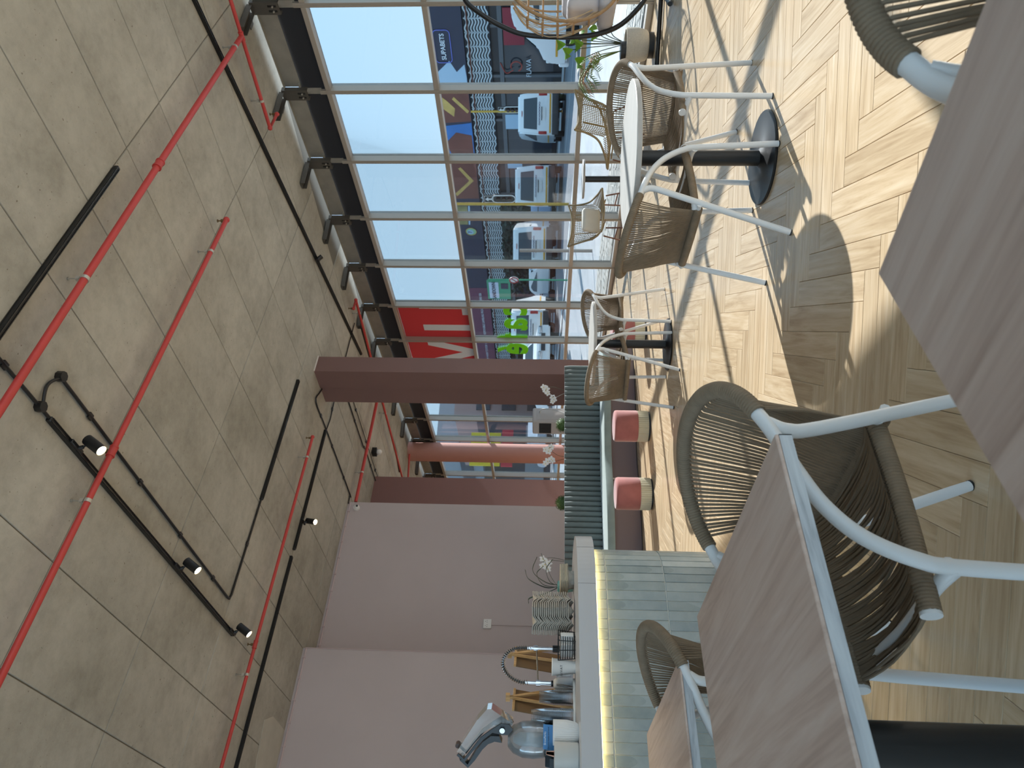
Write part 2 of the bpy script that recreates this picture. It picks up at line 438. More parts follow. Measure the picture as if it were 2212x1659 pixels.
c1 = tag(c1m.build('square_column', MAUVE), 'mauve square column rising behind the channelled bench', 'column', kind='structure')
c1f = MB(); c1f.tube([(7.07, 8.05, H), (7.38, 8.05, H)], 0.012, 6); c1f.build('plaster_fillet', mat('white_filler', lin(215, 208, 200), 0.9), c1)
tag(MB().lathe([(0.25, 0), (0.25, H + 0.02)], (10.62, 15.24, 0), 40).build('round_column', mat('pink_column_paint', lin(196, 146, 136), 0.65, var=0.02)), 'round pink column against the far window', 'column', kind='structure')

# ---- window wall
GLASS = glass('window_glass', (0.66, 0.68, 0.69, 1), 0.012, 0.01, haze=0.003)
GLASS_C = glass('clear_window_glass', (0.97, 0.985, 0.985, 1), 0.012, 0.01)
window_1 = struct(empty('window_1', P0))
window_1.location = (0, 0, 0)
S0 = 0.24; BAY = 1.195
ZS = [(0.07, 0.735), (0.80, 2.61), (2.675, 4.035)]
mull = MB()
mull.box((0, 0.075, 2.09), (0.056, 0.15, 4.18)); mull.box((0, -0.004, 2.09), (0.008, 0.012, 4.18))
mull_me = mull.mesh('mullion'); mull_me.materials.append(ALU)
tr_ = MB(); tr_.rbox((0, 0.07, 0), (BAY - 0.058, 0.14, 0.065), 0.004, 1); tr_me = tr_.mesh('transom'); tr_me.materials.append(ALU)
pane_me = []
for (z0, z1) in ZS:
    p_ = MB(); p_.box((0, 0.115, (z0 + z1) / 2), (BAY - 0.056, 0.012, z1 - z0)); m_ = p_.mesh('pane'); m_.materials.append(GLASS); pane_me.append(m_)
sp_ = MB(); sp_.box((0, 0.05, 4.265), (BAY - 0.05, 0.02, 0.33)); sp_me = sp_.mesh('spandrel_panel'); sp_me.materials.append(TERRA)
ga_ = MB(); ga_.box((0, 0.02, 4.52), (BAY - 0.16, 0.01, 0.22)); ga_.box((0, -0.01, 4.625), (BAY - 0.16, 0.05, 0.008)); ga_.box((BAY / 2 - 0.12, 0.0, 4.42), (0.05, 0.03, 0.03))
ga_me = ga_.mesh('steel_fascia'); ga_me.materials.append(STEEL)
# bracket: ceiling plate, arm channel and slotted upright plate with bolts
br = MB(); br.box((0, -0.05, 4.50), (0.14, 0.012, 0.34)); br.box((-0.07, -0.02, 4.50), (0.012, 0.07, 0.34)); br.box((0.07, -0.02, 4.50), (0.012, 0.07, 0.34))
br.box((0, -0.26, 4.695), (0.11, 0.42, 0.012)); br.box((-0.052, -0.26, 4.665), (0.008, 0.42, 0.06)); br.box((0.052, -0.26, 4.665), (0.008, 0.42, 0.06))
br.box((0.13, -0.12, 4.70), (0.1, 0.12, 0.012))
br_me = br.mesh('bracket'); br_me.materials.append(DARKSTEEL)
bo = MB()
for dx in (-0.03, 0.03): bo.box((dx, -0.058, 4.41), (0.022, 0.006, 0.10))
bo_me = bo.mesh('slot'); bo_me.materials.append(BLACK)
bt = MB()
for dx in (-0.03, 0.03): bt.cyl((dx, -0.056, 4.40), (dx, -0.078, 4.40), 0.011, 6)
bt_me = bt.mesh('bolt'); bt_me.materials.append(CLAMP)
st_ = MB(); st_.box((0, 0.06, 4.29), (0.09, 0.05, 0.26)); st_me = st_.mesh('head_stub'); st_me.materials.append(STEEL)
# local frame of each piece: +x along the wall, +y outward
ROT_W = math.atan2(WD.y, WD.x)
def wput(name, me, s, parent=window_1, z=0):
    o = obj(name, me, None, parent, wp(s, 0, z), ROT_W); o.scale = (1, -1, 1); return o      # +y of the pieces points outward
for k in range(-11, 11):
    s = S0 + BAY * k
    wput('mullion', mull_me, s)
    sm = s + BAY / 2
    for zc in (0.035, 0.7675, 2.6425, 4.0675): wput('transom', tr_me, sm, z=zc)
    for q in range(3): wput('pane', pane_me[q], sm)
    wput('spandrel_panel', sp_me, sm); wput('steel_fascia', ga_me, sm)
    b = wput('bracket', br_me, s); 
    for nm, me in (('slot', bo_me), ('bolt', bt_me)): o = obj(nm, me, None, b)
    wput('head_stub', st_me, s)
# unseen clear glazing added behind the camera so more sky light enters
fill_window = struct(empty('fill_window'))
g2 = MB(); f2 = MB()
for k in range(0, 10):
    x = -3.9 + k * 1.195; f2.bb(x - 0.028, x + 0.028, -6.15, -6.0, 0, 4.2); 
for z in (0.035, 0.77, 2.64, 4.07): f2.bb(-3.9, 6.8, -6.14, -6.01, z - 0.032, z + 0.032)
for k in range(0, 12):
    y = -6 + k * 1.195; f2.bb(-4.15, -4.0, y - 0.028, y + 0.028, 0, 4.2)
for z in (0.035, 0.77, 2.64, 4.07): f2.bb(-4.14, -4.01, -6.0, 7.5, z - 0.032, z + 0.032)
g2.bb(-4.09, -4.08, -6.0, 7.5, 0.07, 4.03); f2.bb(-4.1, -4.05, -6, 7.5, 4.1, H + 0.02)
f2.build('frame', ALU, fill_window); g2.bb(-3.9, 6.8, -6.09, -6.08, 0.07, 4.03).build('pane', GLASS_C, fill_window); MB().bb(-3.9, 6.9, -6.1, -6.05, 4.1, H + 0.02).build('spandrel_panel', TERRA, fill_window)

# vinyl on the glass, made to be read from the street
RED_V = mat('red_vinyl', lin(214, 62, 70), 0.5); GREEN_V = mat('lime_vinyl', lin(120, 232, 20), 0.45); WHITE_V = mat('white_vinyl', lin(222, 232, 240), 0.5)
t_v = 0.1
def vm(s, z): return frame_m(wp(s, t_v, z), WD, (0, 0, 1))
for k in (1, 2):
    s = S0 + BAY * k + 0.03
    rv = MB(); wbox(rv, s, s + BAY - 0.06, t_v + 0.002, t_v + 0.006, 2.68, 4.03)
    o = rv.build('red_vinyl_sheet', RED_V); tag(o, ['red window film with the white letters L and I', 'red window film with a white letter V, next to the mauve column'][k - 1], 'window film', 'red window films')
    lw = MB(); A = lambda poly: lw.ext(poly, wp(0, t_v - 0.0005, 0), WD, (0, 0, 1), WO, 0.002)
    if k == 1: A([(s, 2.68), (s + 0.36, 2.68), (s + 0.36, 2.80), (s + 0.16, 2.80), (s + 0.16, 3.62), (s, 3.62)]); A([(s + 0.70, 2.68), (s + 0.90, 2.68), (s + 0.90, 3.62), (s + 0.70, 3.62)])
    else: A([(s + 0.02, 3.62), (s + 0.26, 3.62), (s + 0.52, 2.92), (s + 0.80, 3.62), (s + 1.04, 3.62), (s + 0.64, 2.68), (s + 0.40, 2.68)])
    lw.build('lettering', WHITE_V, o)
cafe = empty('cafe_lettering', wp(2.4, 0.1, 1.8)); tag(cafe, 'lime green cut-out letters stuck low on the window glass', 'lettering')
cafe.location = (0, 0, 0)
for ch, s_, z_ in (('c', 1.63, 1.84), ('a', 2.14, 1.84), ('f', 2.60, 1.84), ('é', 3.02, 1.84)):
    text('letter', ch, 0.90, GREEN_V, cafe, vm(s_, z_), 0.001, 0.022)

# ================================================================ CEILING SERVICES
def sprinkler_run(pts, r, label, couplings=(), hangers=(), heads=(), tees=()):
    t = thing('sprinkler_pipe', label, 'pipe', (0, 0, 0), 0, 'red sprinkler pipes')
    mb = MB(); mb.tube([Vector(p) for p in pts], r, 14); mb.build('pipe', RED, t)
    d0 = (Vector(pts[1]) - Vector(pts[0])).normalized()
    for c in couplings:
        m_ = MB(); m_.cyl(Vector(c) - d0 * 0.04, Vector(c) + d0 * 0.04, r * 1.28, 14); m_.cyl(Vector(c) - d0 * 0.046, Vector(c) - d0 * 0.034, r * 1.42, 14); m_.cyl(Vector(c) + d0 * 0.034, Vector(c) + d0 * 0.046, r * 1.42, 14); m_.build('coupling', RED, t)
    for h_ in hangers:
        p = Vector(h_); m_ = MB(); m_.cyl(p - d0 * 0.014, p + d0 * 0.014, r * 1.22, 14); m_.box(p + Vector((0, 0, r + 0.022)), (0.03, 0.03, 0.03)); hg = m_.build('hanger', CLAMP, t)
        m_ = MB(); m_.cyl(p + Vector((0, 0, r)), (p.x, p.y, H + 0.005), 0.005, 6); m_.cyl((p.x, p.y, H - 0.012), (p.x, p.y, H + 0.004), 0.012, 8); m_.build('rod', STEEL, hg)
    for h_ in heads:
        p = Vector(h_); m_ = MB(); m_.cyl(p, p + Vector((0, 0, 0.05)), r * 0.8, 10); m_.cyl(p + Vector((0, 0, 0.05)), p + Vector((0, 0, 0.085)), 0.007, 8); m_.cyl(p + Vector((0, 0, 0.085)), p + Vector((0, 0, 0.09)), 0.018, 10); m_.build('sprinkler_head', mat('brass', lin(120, 100, 70), 0.4, 0.7), t)
    for c in tees: MB().ball(c, r * 1.4, 12, 8).build('elbow', RED, t)
    return t
ZP = 4.58
sprinkler_run([(7.89, 3.40, ZP), (-3.5, 3.40, ZP)], 0.028, 'thick red sprinkler pipe crossing the soffit nearest the camera', [(5.36, 3.40, ZP)], [(7.62, 3.40, ZP), (3.86, 3.40, ZP), (1.0, 3.40, ZP)])
sprinkler_run([(7.89, 0.5, ZP), (7.89, 4.5, ZP), (8.22, 4.5, ZP)], 0.021, 'red sprinkler pipe beside the window with an elbowed end', [(7.89, 3.40, ZP)], [(7.89, 4.15, ZP)], [(8.22, 4.5, ZP)], [(7.89, 4.5, ZP), (8.22, 4.5, ZP)])
sprinkler_run([(6.09, 4.525, ZP), (-3.5, 4.525, ZP)], 0.024, 'red sprinkler pipe crossing above the first track spotlight', [(3.10, 4.525, ZP)], [(5.56, 4.525, ZP), (2.65, 4.525, ZP)], [(3.10, 4.525, ZP), (6.07, 4.525, ZP)], [(6.09, 4.525, ZP)])
sprinkler_run([(6.06, 8.37, ZP), (-3.5, 8.35, ZP)], 0.020, 'thin red sprinkler pipe running towards the lilac wall', [(3.0, 8.36, ZP)], [(5.7, 8.37, ZP), (2.65, 8.36, ZP)], [(6.04, 8.37, ZP), (3.0, 8.36, ZP)], [(6.06, 8.37, ZP)])
sprinkler_run([(6.62, 11.12, ZP), (9.27, 11.12, ZP)], 0.03, 'red sprinkler pipe seen left of the mauve column near the lilac wall', (), [(7.25, 11.12, ZP)])
sprinkler_run([(9.05, 8.62, ZP), (9.27, 8.62, ZP), (9.27, 18, ZP)], 0.022, 'red sprinkler pipe running along the far windows into the distance', [(9.27, 11.12, ZP)], [(9.27, 8.95, ZP), (9.27, 11.9, ZP)], [(9.05, 8.62, ZP)], [(9.27, 8.62, ZP), (9.05, 8.62, ZP)])
sprinkler_run([(10.2, 14.75, ZP), (9.7, 15.0, ZP), (8.6, 15.3, ZP)], 0.022, 'short red sprinkler branch beside the round pink column', (), [(9.4, 15.08, ZP)])

def track(a, b, label, w=0.036):
    t = thing('lighting_track', label, 'lighting track', (0, 0, 0), 0, 'black lighting tracks')
    a, b = Vector(a), Vector(b); d = (b - a).normalized(); n = Vector((-d.y, d.x, 0)); L = (b - a).length; rz = math.atan2(d.y, d.x); c = (a + b) / 2
    MB().box(c, (L, w, 0.034), rz).build('rail', BLACK, t)
    m_ = MB()
    for s_ in (-1, 1): m_.box(c + n * s_ * w * 0.36 - Vector((0, 0, 0.02)), (L, 0.006, 0.008), rz)
    m_.build('lip', mat('black_gloss', lin(28, 28, 30), 0.25), t)
    m_ = MB()
    for p in (a, b): m_.rbox(p, (0.03, w * 1.1, 0.042), 0.006, 1, rz)
    m_.build('end_cap', BLACK, t); return t
ZT = H - 0.018
track((6.9, 1.2, ZT), (9.10, 9.86, ZT), 'long black lighting track running parallel to the windows')
track((4.96, 3.18, ZT), (2.2, 3.18, ZT), 'short black lighting track nearest the camera, beside the thick red pipe')
track((2.95, 3.92, ZT), (2.95, 7.92, ZT), 'black lighting track that carries three spotlights')
track((4.53, 7.585, ZT), (6.47, 7.585, ZT), 'black lighting track ending just short of the mauve column')
track((4.62, 9.08, ZT), (6.70, 9.08, ZT), 'black lighting track carrying a single spotlight')
track((4.48, 9.05, ZT), (0.4, 9.05, ZT), 'black lighting track running along the lilac wall towards the left')
def conduit(pts, label, r=0.011, boxes=(), n=0):
    t = thing('conduit', label, 'conduit', (0, 0, 0), 0, 'black conduits on the soffit')
    P = [Vector(p) for p in pts]
    MB().tube(cr(P, n) if n else P, r, 8).build('pipe', BLACK, t)
    for b in boxes: MB().cyl((b[0], b[1], H + 0.005), (b[0], b[1], H - 0.05), 0.04, 8, smooth=False).build('junction_box', BLACK, t)
    for a, b in zip(P[:-1], P[1:]):
        if (b - a).length < 0.35: continue
        k = max(1, int((b - a).length / 0.9))
        for i in range(k): MB().box(a.lerp(b, (i + 0.5) / k), (0.05, 0.05, 0.016), math.atan2((b - a).y, (b - a).x)).build('saddle', BLACK, t)
    return t
ZC = H - 0.018
conduit([(2.96, 0.5, ZC), (2.955, 3.92, ZC)], 'black conduit feeding the track with three spotlights', 0.013, [(2.955, 3.78)])
conduit([(2.955, 3.78, ZC - .02), (3.12, 3.74, ZC), (3.25, 3.80, ZC - .02)], 'short curved black conduit between two round junction boxes', 0.012, [(3.25, 3.80)], 6)
conduit([(3.25, 3.80, ZC), (3.21, 7.50, ZC), (3.215, 7.56, ZC), (3.27, 7.585, ZC), (4.55, 7.585, ZC)], 'black conduit turning a corner to the column track', 0.013)
conduit([(7.08, 8.5, ZC), (6.95, 8.44, ZC), (6.75, 8.41, ZC), (6.75, 9.1, ZC), (6.73, 10.98, ZC), (6.70, 11.05, ZC), (6.55, 11.07, ZC)], 'black conduit running from the mauve column to the lilac wall', 0.011, (), 4)
conduit([(6.75, 9.12, ZC), (7.0, 9.17, ZC), (7.4, 9.13, ZC), (9.2, 9.13, ZC)], 'black conduit passing behind the top of the mauve column', 0.010)
conduit([(7.9, 9.6, ZC), (7.92, 11.2, ZC), (7.98, 11.45, ZC), (8.0, 13.6, ZC), (8.25, 13.65, ZC), (8.3, 13.9, ZC)], 'black conduit with a loop in front of the wide mauve pier', 0.012, (), 3)
conduit([(8.1, 9.8, ZC), (8.15, 12.9, ZC)], 'thin black conduit beside the ceiling bulb', 0.008)
conduit([(9.5, 9.5, ZC), (9.62, 13.8, ZC), (9.5, 14.5, ZC)], 'dark cable tray close to the far windows', 0.022)

LENS = emit('lamp_glow', (1.0, 0.90, 0.72, 1), 9.0); LENS_RING = emit('lamp_rim', (1.0, 0.75, 0.35, 1), 1.6)
def spotlight(x, y, aim, label, off=(0.03, 0.02, -0.125)):
    t = thing('track_spotlight', label, 'spotlight', (x, y, H - 0.035), 0, 'lit track spotlights')
    a = Vector(aim).normalized(); c = Vector(off)
    MB().rbox((0, 0, -0.012), (0.03, 0.16, 0.026), 0.004, 1).build('adapter', BLACK, t)
    m_ = MB(); m_.cyl((0, 0.02, -0.02), (0.012, 0.02, -0.05), 0.016, 10); m_.tube([(0.012, 0.02, -0.05), c - a * 0.05], 0.009, 6); m_.build('arm', BLACK, t)
    b0, b1 = c - a * 0.085, c + a * 0.085
    m3 = a.to_track_quat('Z', 'Y').to_matrix()
    m_ = MB(); m_.lathe([(0.0001, -.085), (.036, -.085), (.042, -.080), (.042, .083), (.040, .085), (.0365, .076), (.0001, .075)], c, 24, m3); m_.build('body', BLACK, t)
    MB().tube([b1 - a * 0.0095, b1 - a * 0.006], [0.0355, 0.0355], 24).build('lens', LENS, t)
    m_ = MB(); u = a.orthogonal().normalized(); w = a.cross(u)
    m_.tube([b1 - a * 0.004 + (u * math.cos(q * PI / 12) + w * math.sin(q * PI / 12)) * 0.038 for q in range(24)], 0.0025, 6, closed=True); m_.build('reflector_rim', LENS_RING, t)
    ld = bpy.data.lights.new('spot_lamp', 'SPOT'); ld.energy = 90; ld.color = (1.0, 0.86, 0.66); ld.spot_size = math.radians(64); ld.spot_blend = 0.6; ld.shadow_soft_size = 0.03
    lo = bpy.data.objects.new('spot_lamp', ld); COL.objects.link(lo); lo.parent = t; lo.location = b1 + a * 0.01; lo.rotation_euler = (-a).to_track_quat('Z', 'Y').to_euler()
    return t
spotlight(2.95, 4.25, (-0.50, 0.10, -0.80), 'lit black spotlight nearest the camera on the three-lamp track')
spotlight(2.95, 6.24, (-0.50, 0.10, -0.80), 'lit black spotlight in the middle of the three-lamp track')
spotlight(2.95, 7.84, (-0.50, 0.10, -0.80), 'lit black spotlight at the wall end of the three-lamp track')
spotlight(5.06, 9.09, (-0.28, -0.30, -0.85), 'lit black spotlight alone above the lilac wall', (0.02, 0.02, -0.115))
t_ = thing('track_adapter', 'small unlit black lamp stub on the track along the windows', 'lamp', (8.30, 6.9, H - 0.035)); MB().rbox((0, 0, -0.03), (0.05, 0.07, 0.05), 0.006, 1).build('body', BLACK, t_); MB().cyl((0, 0, -0.02), (0.06, -0.02, -0.08), 0.035, 16).build('head', BLACK, t_)
t_ = thing('bulb_holder', 'round white bulb in a black square holder on the soffit', 'lamp', (8.3, 11.95, H)); MB().rbox((0, 0, -0.05), (0.14, 0.14, 0.1), 0.006, 1).build('holder', BLACK, t_); MB().ball((0, 0, -0.14), 0.06, 16, 10).build('bulb', PLASTIC_W, t_)
# ================================================================ FURNITURE
# ---- rope armchair
def wrap_tube(mb, path, r, pitch=0.0072, seg=12, depth=0.0017):
    """a rail closely wound with cord"""
    L = sum((b - a).length for a, b in zip(path[:-1], path[1:])); n = int(L / pitch)
    pts = resample(path, L / (n * 4) * 0.99999)
    rr = [r - depth * (1.0 if k % 4 == 0 else (0.25 if k % 4 in (1, 3) else 0.0)) for k in range(len(pts))]
    mb.tube(pts, rr, seg)
A_, Y0_, B_, Z0_, Z1_ = 0.281, -0.112, 0.196, 0.727, 0.808
def rail_pt(ph, dr=0.0): return V((A_ + dr) * math.cos(ph), Y0_ - (B_ + dr) * math.sin(ph), Z0_ + (Z1_ - Z0_) * math.sin(ph))
def chair_meshes():
    G = {}
    for s_, nm in ((1, 'L'), (-1, 'R')):
        arm = cr([V(s_ * .281, -.112, .727), V(s_ * .284, -.06, .708), V(s_ * .272, .02, .677), V(s_ * .256, .10, .634), V(s_ * .249, .165, .575), V(s_ * .251, .212, .49), V(s_ * .2535, .228, .40), V(s_ * .257, .248, 0.0)], 6)
        G['arm' + nm] = MB().tube(arm, 0.0155, 12).mesh('arm_and_front_leg')
        leg = cr([V(s_ * .281, -.085, .712), V(s_ * .279, -.068, .672), V(s_ * .270, -.083, .60), V(s_ * .2415, -.1846, .30), V(s_ * .213, -.286, 0.0)], 6)
        G['rleg' + nm] = MB().tube(leg, [0.0155] * (len(leg) - 1) + [0.0145], 12).mesh('rear_leg')
        m = MB(); side = cr([V(s_ * .222, -.150, .452), V(s_ * .210, -.02, .450), V(s_ * .203, .12, .456), V(s_ * .19, .285, .468)], 10); wrap_tube(m, side, 0.021); G['side' + nm] = m.mesh('side_rail_wrap')
        d = (side[-1] - side[-2]).normalized(); m = MB(); m.cyl(side[-1] - d * 0.004, side[-1] + d * 0.007, 0.0195, 16); G['cap' + nm] = m.mesh('end_cap')
        G['brk' + nm] = MB().tube([V(s_ * .258, -.125, .462), V(s_ * .222, -.148, .452)], [0.014, 0.017], 10).mesh('gusset')
        G['brf' + nm] = MB().tube([V(s_ * .253, .222, .43), V(s_ * .225, .228, .437), V(s_ * .2, .232, .44)], [0.02, 0.015, 0.013], 10).mesh('gusset')
        G['footf' + nm] = MB().cyl(V(s_ * .257, .248, 0.0), V(s_ * .257, .2475, .006), 0.0165, 12).mesh('foot_glide')
        G['footr' + nm] = MB().cyl(V(s_ * .213, -.286, 0.0), V(s_ * .2135, -.284, .006), 0.0155, 12).mesh('foot_glide')
    m = MB(); wrap_tube(m, [rail_pt(PI * k / 60) for k in range(61)], 0.0205, 0.0076); G['top'] = m.mesh('top_rail_wrap')
    m = MB(); wrap_tube(m, [V(-.228 + .456 * k / 20, -.152 - 0.01 * math.sin(PI * k / 20), .437) for k in range(21)], 0.0215); G['rear'] = m.mesh('rear_rail_wrap')
    m = MB(); m.tube(cr([V(-.252, .226, .425), V(-.18, .232, .438), V(0, .236, .432), V(.18, .232, .438), V(.252, .226, .425)], 6), 0.014, 10); G['cross'] = m.mesh('front_stretcher')
    m = MB(); m.tube([V(-.256, -.154, .437), V(.256, -.154, .437)], 0.012, 8); G['rstub'] = m.mesh('rear_stretcher')
    rnd = random.Random(3); G['back'] = []
    N = 54
    for k in range(N):
        ph = math.radians(7) + (PI - math.radians(14)) * (k + 0.5 + rnd.uniform(-.15, .15)) / N
        a = rail_pt(ph, -0.012) + V(0, 0, -0.006)
        xb = .212 * math.cos(PI * (k + 0.5) / N) * 0.55 + .212 * (1 - 2 * (k + 0.5) / N) * 0.45
        b = V(xb, -.150, .452)
        mid = (a + b) / 2 + V(0, -0.012 + rnd.uniform(-.002, .002), -0.004)
        out = rail_pt(ph, 0.0) + V(0, 0, -0.004)
        P = [out, a + (b - a) * 0.04, a + (b - a) * 0.3 + V(0, -.008, 0), mid, a + (b - a) * 0.75 + V(0, -.006, 0), b]
        G['back'].append(MB().tube(P, 0.0036, 6, caps=False).mesh('back_cord'))
    G['seat'] = []
    for k in range(84):
        y = -.150 + .425 * (k + 0.5) / 84 + rnd.uniform(-.0025, .0025); sag = 0.028 + 0.022 * math.sin(PI * (y + .135) / .40) + rnd.uniform(-.006, .003); dy = rnd.uniform(-.006, .006); dy2 = rnd.uniform(-.007, .007)
        xs = .212 - .02 * (y + .14) / .42
        zr = .462 + .008 * (y + .14) / .42
        P = cr([V(-xs - .006, y, zr + .008), V(-xs * .72, y + dy * .5, zr - sag * .55), V(-xs * .25, y + dy, zr - sag), V(xs * .3, y + dy2, zr - sag), V(xs * .75, y + dy2 * .4, zr - sag * .5), V(xs + .006, y, zr + .008)], 2)
        G['seat'].append(MB().tube(P, 0.0040, 6, caps=False).mesh('seat_cord'))
    m = MB(); m.box((0.03, -.1745, .437), (.035, .003, .016)); G['tag'] = m.mesh('maker_tag')
    for k, v in G.items():
        M_ = ROPE if k in ('top', 'rear', 'sideL', 'sideR') else (BLACK if k.startswith('foot') else (PLASTIC_W if k == 'tag' else WHITE))
        if k in ('back', 'seat'):
            for q in v: q.materials.append(ROPE)
        else: v.materials.append(M_)
    return G
CG = chair_meshes()
def join_meshes(ms, name, mt):
    vs, fs = [], []
    for m in ms:
        o_ = len(vs); vs.extend([tuple(v.co) for v in m.vertices]); fs.extend([[i + o_ for i in p.vertices] for p in m.polygons])
    me = bpy.data.meshes.new(name); me.from_pydata(vs, [], fs); me.polygons.foreach_set('use_smooth', [True] * len(fs)); me.materials.append(mt); return me
CG['backJ'] = join_meshes(CG['back'], 'back_cords', ROPE); CG['seatJ'] = join_meshes(CG['seat'], 'seat_cords', ROPE)
def rope_chair(x, y, th, label, near):
    t = thing('rope_armchair', label, 'chair', (x, y, 0), th, 'rope armchairs')
    for s_ in 'LR':
        fl_ = obj('arm_and_front_leg', CG['arm' + s_], None, t); rl = obj('rear_leg', CG['rleg' + s_], None, t)
        sd = obj('side_rail_wrap', CG['side' + s_], None, t); obj('end_cap', CG['cap' + s_], None, sd); obj('gusset', CG['brk' + s_], None, t); obj('gusset', CG['brf' + s_], None, t); obj('foot_glide', CG['footr' + s_], None, rl); obj('foot_glide', CG['footf' + s_], None, fl_)
    obj('top_rail_wrap', CG['top'], None, t); rr = obj('rear_rail_wrap', CG['rear'], None, t); obj('maker_tag', CG['tag'], None, rr)
    obj('front_stretcher', CG['cross'], None, t); obj('rear_stretcher', CG['rstub'], None, t)
    if near:
        for m in CG['back']: obj('back_cord', m, None, t)
        for m in CG['seat']: obj('seat_cord', m, None, t)
    else:
        tag(obj('back_cords', CG['backJ'], None, t), kind='stuff'); tag(obj('seat_cords', CG['seatJ'], None, t), kind='stuff')
    return t
rope_chair(0.835, 1.485, 1.609, 'taupe rope armchair with white frame in the foreground, pushed under the square table', True)
rope_chair(0.807, 0.150, 1.60, 'rope armchair cut off by the picture edge beside the nearest square table', True)
rope_chair(0.72, 2.62, 1.50, 'rope armchair in front of the tiled counter, behind the furthest square table', True)
rope_chair(3.88, 2.175, 1.625, 'rope armchair on the window side of the nearer round table', False)
rope_chair(3.171, 2.314, -1.817, 'rope armchair seen from behind at the nearer round table', False)
rope_chair(5.085, 5.02, 1.62, 'rope armchair on the window side of the further round table', False)
rope_chair(4.432, 4.974, -1.353, 'rope armchair with its back to the camera at the further round table', False)

# ---- tables
TOPW = wood('limed_oak', lin(172, 148, 136), lin(200, 178, 166), lin(214, 196, 186), 0.9, 'Y', 0.42, tone=0.05, bump=0.05)
TOPG = wood('limed_oak_pale', lin(178, 176, 172), lin(196, 194, 190), lin(206, 204, 200), 0.8, 'Y', 0.4, tone=0.03, bump=0.04)
EDGE = wood('ply_edge', lin(128, 134, 142), lin(188, 194, 200), lin(206, 212, 216), 1.4, 'X', 0.5, tone=0.04)
EDGE_Y = wood('ply_edge_y', lin(128, 134, 142), lin(188, 194, 200), lin(206, 212, 216), 1.4, 'Y', 0.5, tone=0.04)
def square_table(x, y, rz, label, size=0.87, th=0.032, z=0.74):
    t = thing('square_table', label, 'table', (x, y, 0), rz, 'square cafe tables'); h = size / 2
    MB().rbox((0, 0, z - 0.004), (size, size, 0.008), 0.002, 1).build('table_top', TOPW, t)
    MB().bb(-h + .002, h - .002, -h + .002, h - .002, z - th, z - 0.008).build('core', mat('ply_core', lin(190, 186, 180), 0.7), t)
    for (a, b, c, d, m_) in ((-h, h, -h, -h + .0022, EDGE), (-h, h, h - .0022, h, EDGE), (-h, -h + .0022, -h, h, EDGE_Y), (h - .0022, h, -h, h, EDGE_Y)): MB().bb(a, b, c, d, z - th, z - 0.0078).build('edge_band', m_, t)
    MB().cyl((0, 0, 0.012), (0, 0, z - th), 0.046, 28).build('pole', BLACK, t)
    MB().lathe([(0.0001, 0.0), (0.25, 0.0), (0.252, 0.006), (0.248, 0.014), (0.06, 0.018), (0.047, 0.03)], (0, 0, 0), 40).build('base', BLACK, t)
    MB().box((0, 0, z - th - .006), (0.3, 0.3, 0.012)).build('mounting_plate', BLACK, t); return t
square_table(0.395, 1.545, 0, 'square limed oak table in the centre foreground')
square_table(0.395, 2.76, 0, 'square limed oak table nearest the tiled counter')
square_table(0.362, 0.156, math.radians(6.5), 'square table right under the camera, blurred in the corner')
def round_table(x, y, label, r=0.405, z=0.74, rb=0.25, group='round cafe tables'):
    t = thing('round_table', label, 'table', (x, y, 0), 0.4, group)
    MB().lathe([(0.0001, z - .028), (r - .004, z - .028), (r, z - .024), (r, z - .003), (r - .003, z), (0.0001, z)], (0, 0, 0), 64).build('table_top', TOPG, t)
    MB().lathe([(r + .0006, z - .026), (r + .0006, z - .005)], (0, 0, 0), 64).build('edge_band', mat('pale_edge', lin(176, 172, 168), 0.55, var=0.1, vs=12), t)
    MB().cyl((0, 0, 0.012), (0, 0, z - .028), 0.042, 28).build('pole', BLACK, t)
    MB().lathe([(0.0001, 0.0), (rb, 0.0), (rb + .002, 0.006), (rb - .003, 0.014), (0.06, 0.018), (0.044, 0.03)], (0, 0, 0), 48).build('base', BLACK, t); return t
round_table(3.53, 2.20, 'nearer round white-topped table with black pedestal in the sunlight')
round_table(4.80, 5.01, 'further round white-topped table with black pedestal near the poufs')

# ---- channelled bench (serpentine banquette)
def yb(x): return 9.27 - 0.25 * x + 0.075 * math.sin(2 * PI * (x - 4.9) / 1.8)
bench = thing('channelled_bench', 'sage green channel-tufted bench with curved back', 'bench', (5.4, 7.7, 0)); bench.location = (0, 0, 0)
XA, XB = 3.98, 6.86; NCH = 38
def bn(x):
    d = (yb(x + .01) - yb(x - .01)) / .02; return Vector((-d, 1, 0)).normalized()
for k in range(NCH):
    x0 = XA + (XB - XA) * k / NCH; x1 = XA + (XB - XA) * (k + 1) / NCH; xm = (x0 + x1) / 2
    p0, p1 = Vector((x0, yb(x0), 0)), Vector((x1, yb(x1), 0)); n_ = bn(xm); m_ = MB()
    def chf(u, v):
        a = u * 2 * PI; w = (p1 - p0) * 0.985; c = (p0 + p1) / 2
        bulge = 1.0 if 0.05 < v < 0.95 else 0.8
        zz = 0.40 + v * 0.505
        if v > 0.93: zz = 0.40 + 0.93 * 0.505 + (v - 0.93) * 0.505
        r_ = 0.06 * bulge
        off = -math.cos(a) * r_
        return c + w * 0.5 * math.sin(a) * (abs(math.sin(a)) ** -0.25 if abs(math.sin(a)) > 1e-3 else 1) * (0.99 if 0.05 < v < .95 else .93) + n_ * (off + 0.06) + Vector((0, 0, zz))
    m_.grid(chf, 14, 8, True); n0 = len(m_.v) - 14; m_.f.append(list(range(n0, n0 + 14))); m_.sm.append(True)
    m_.build('channel', SAGE, bench)
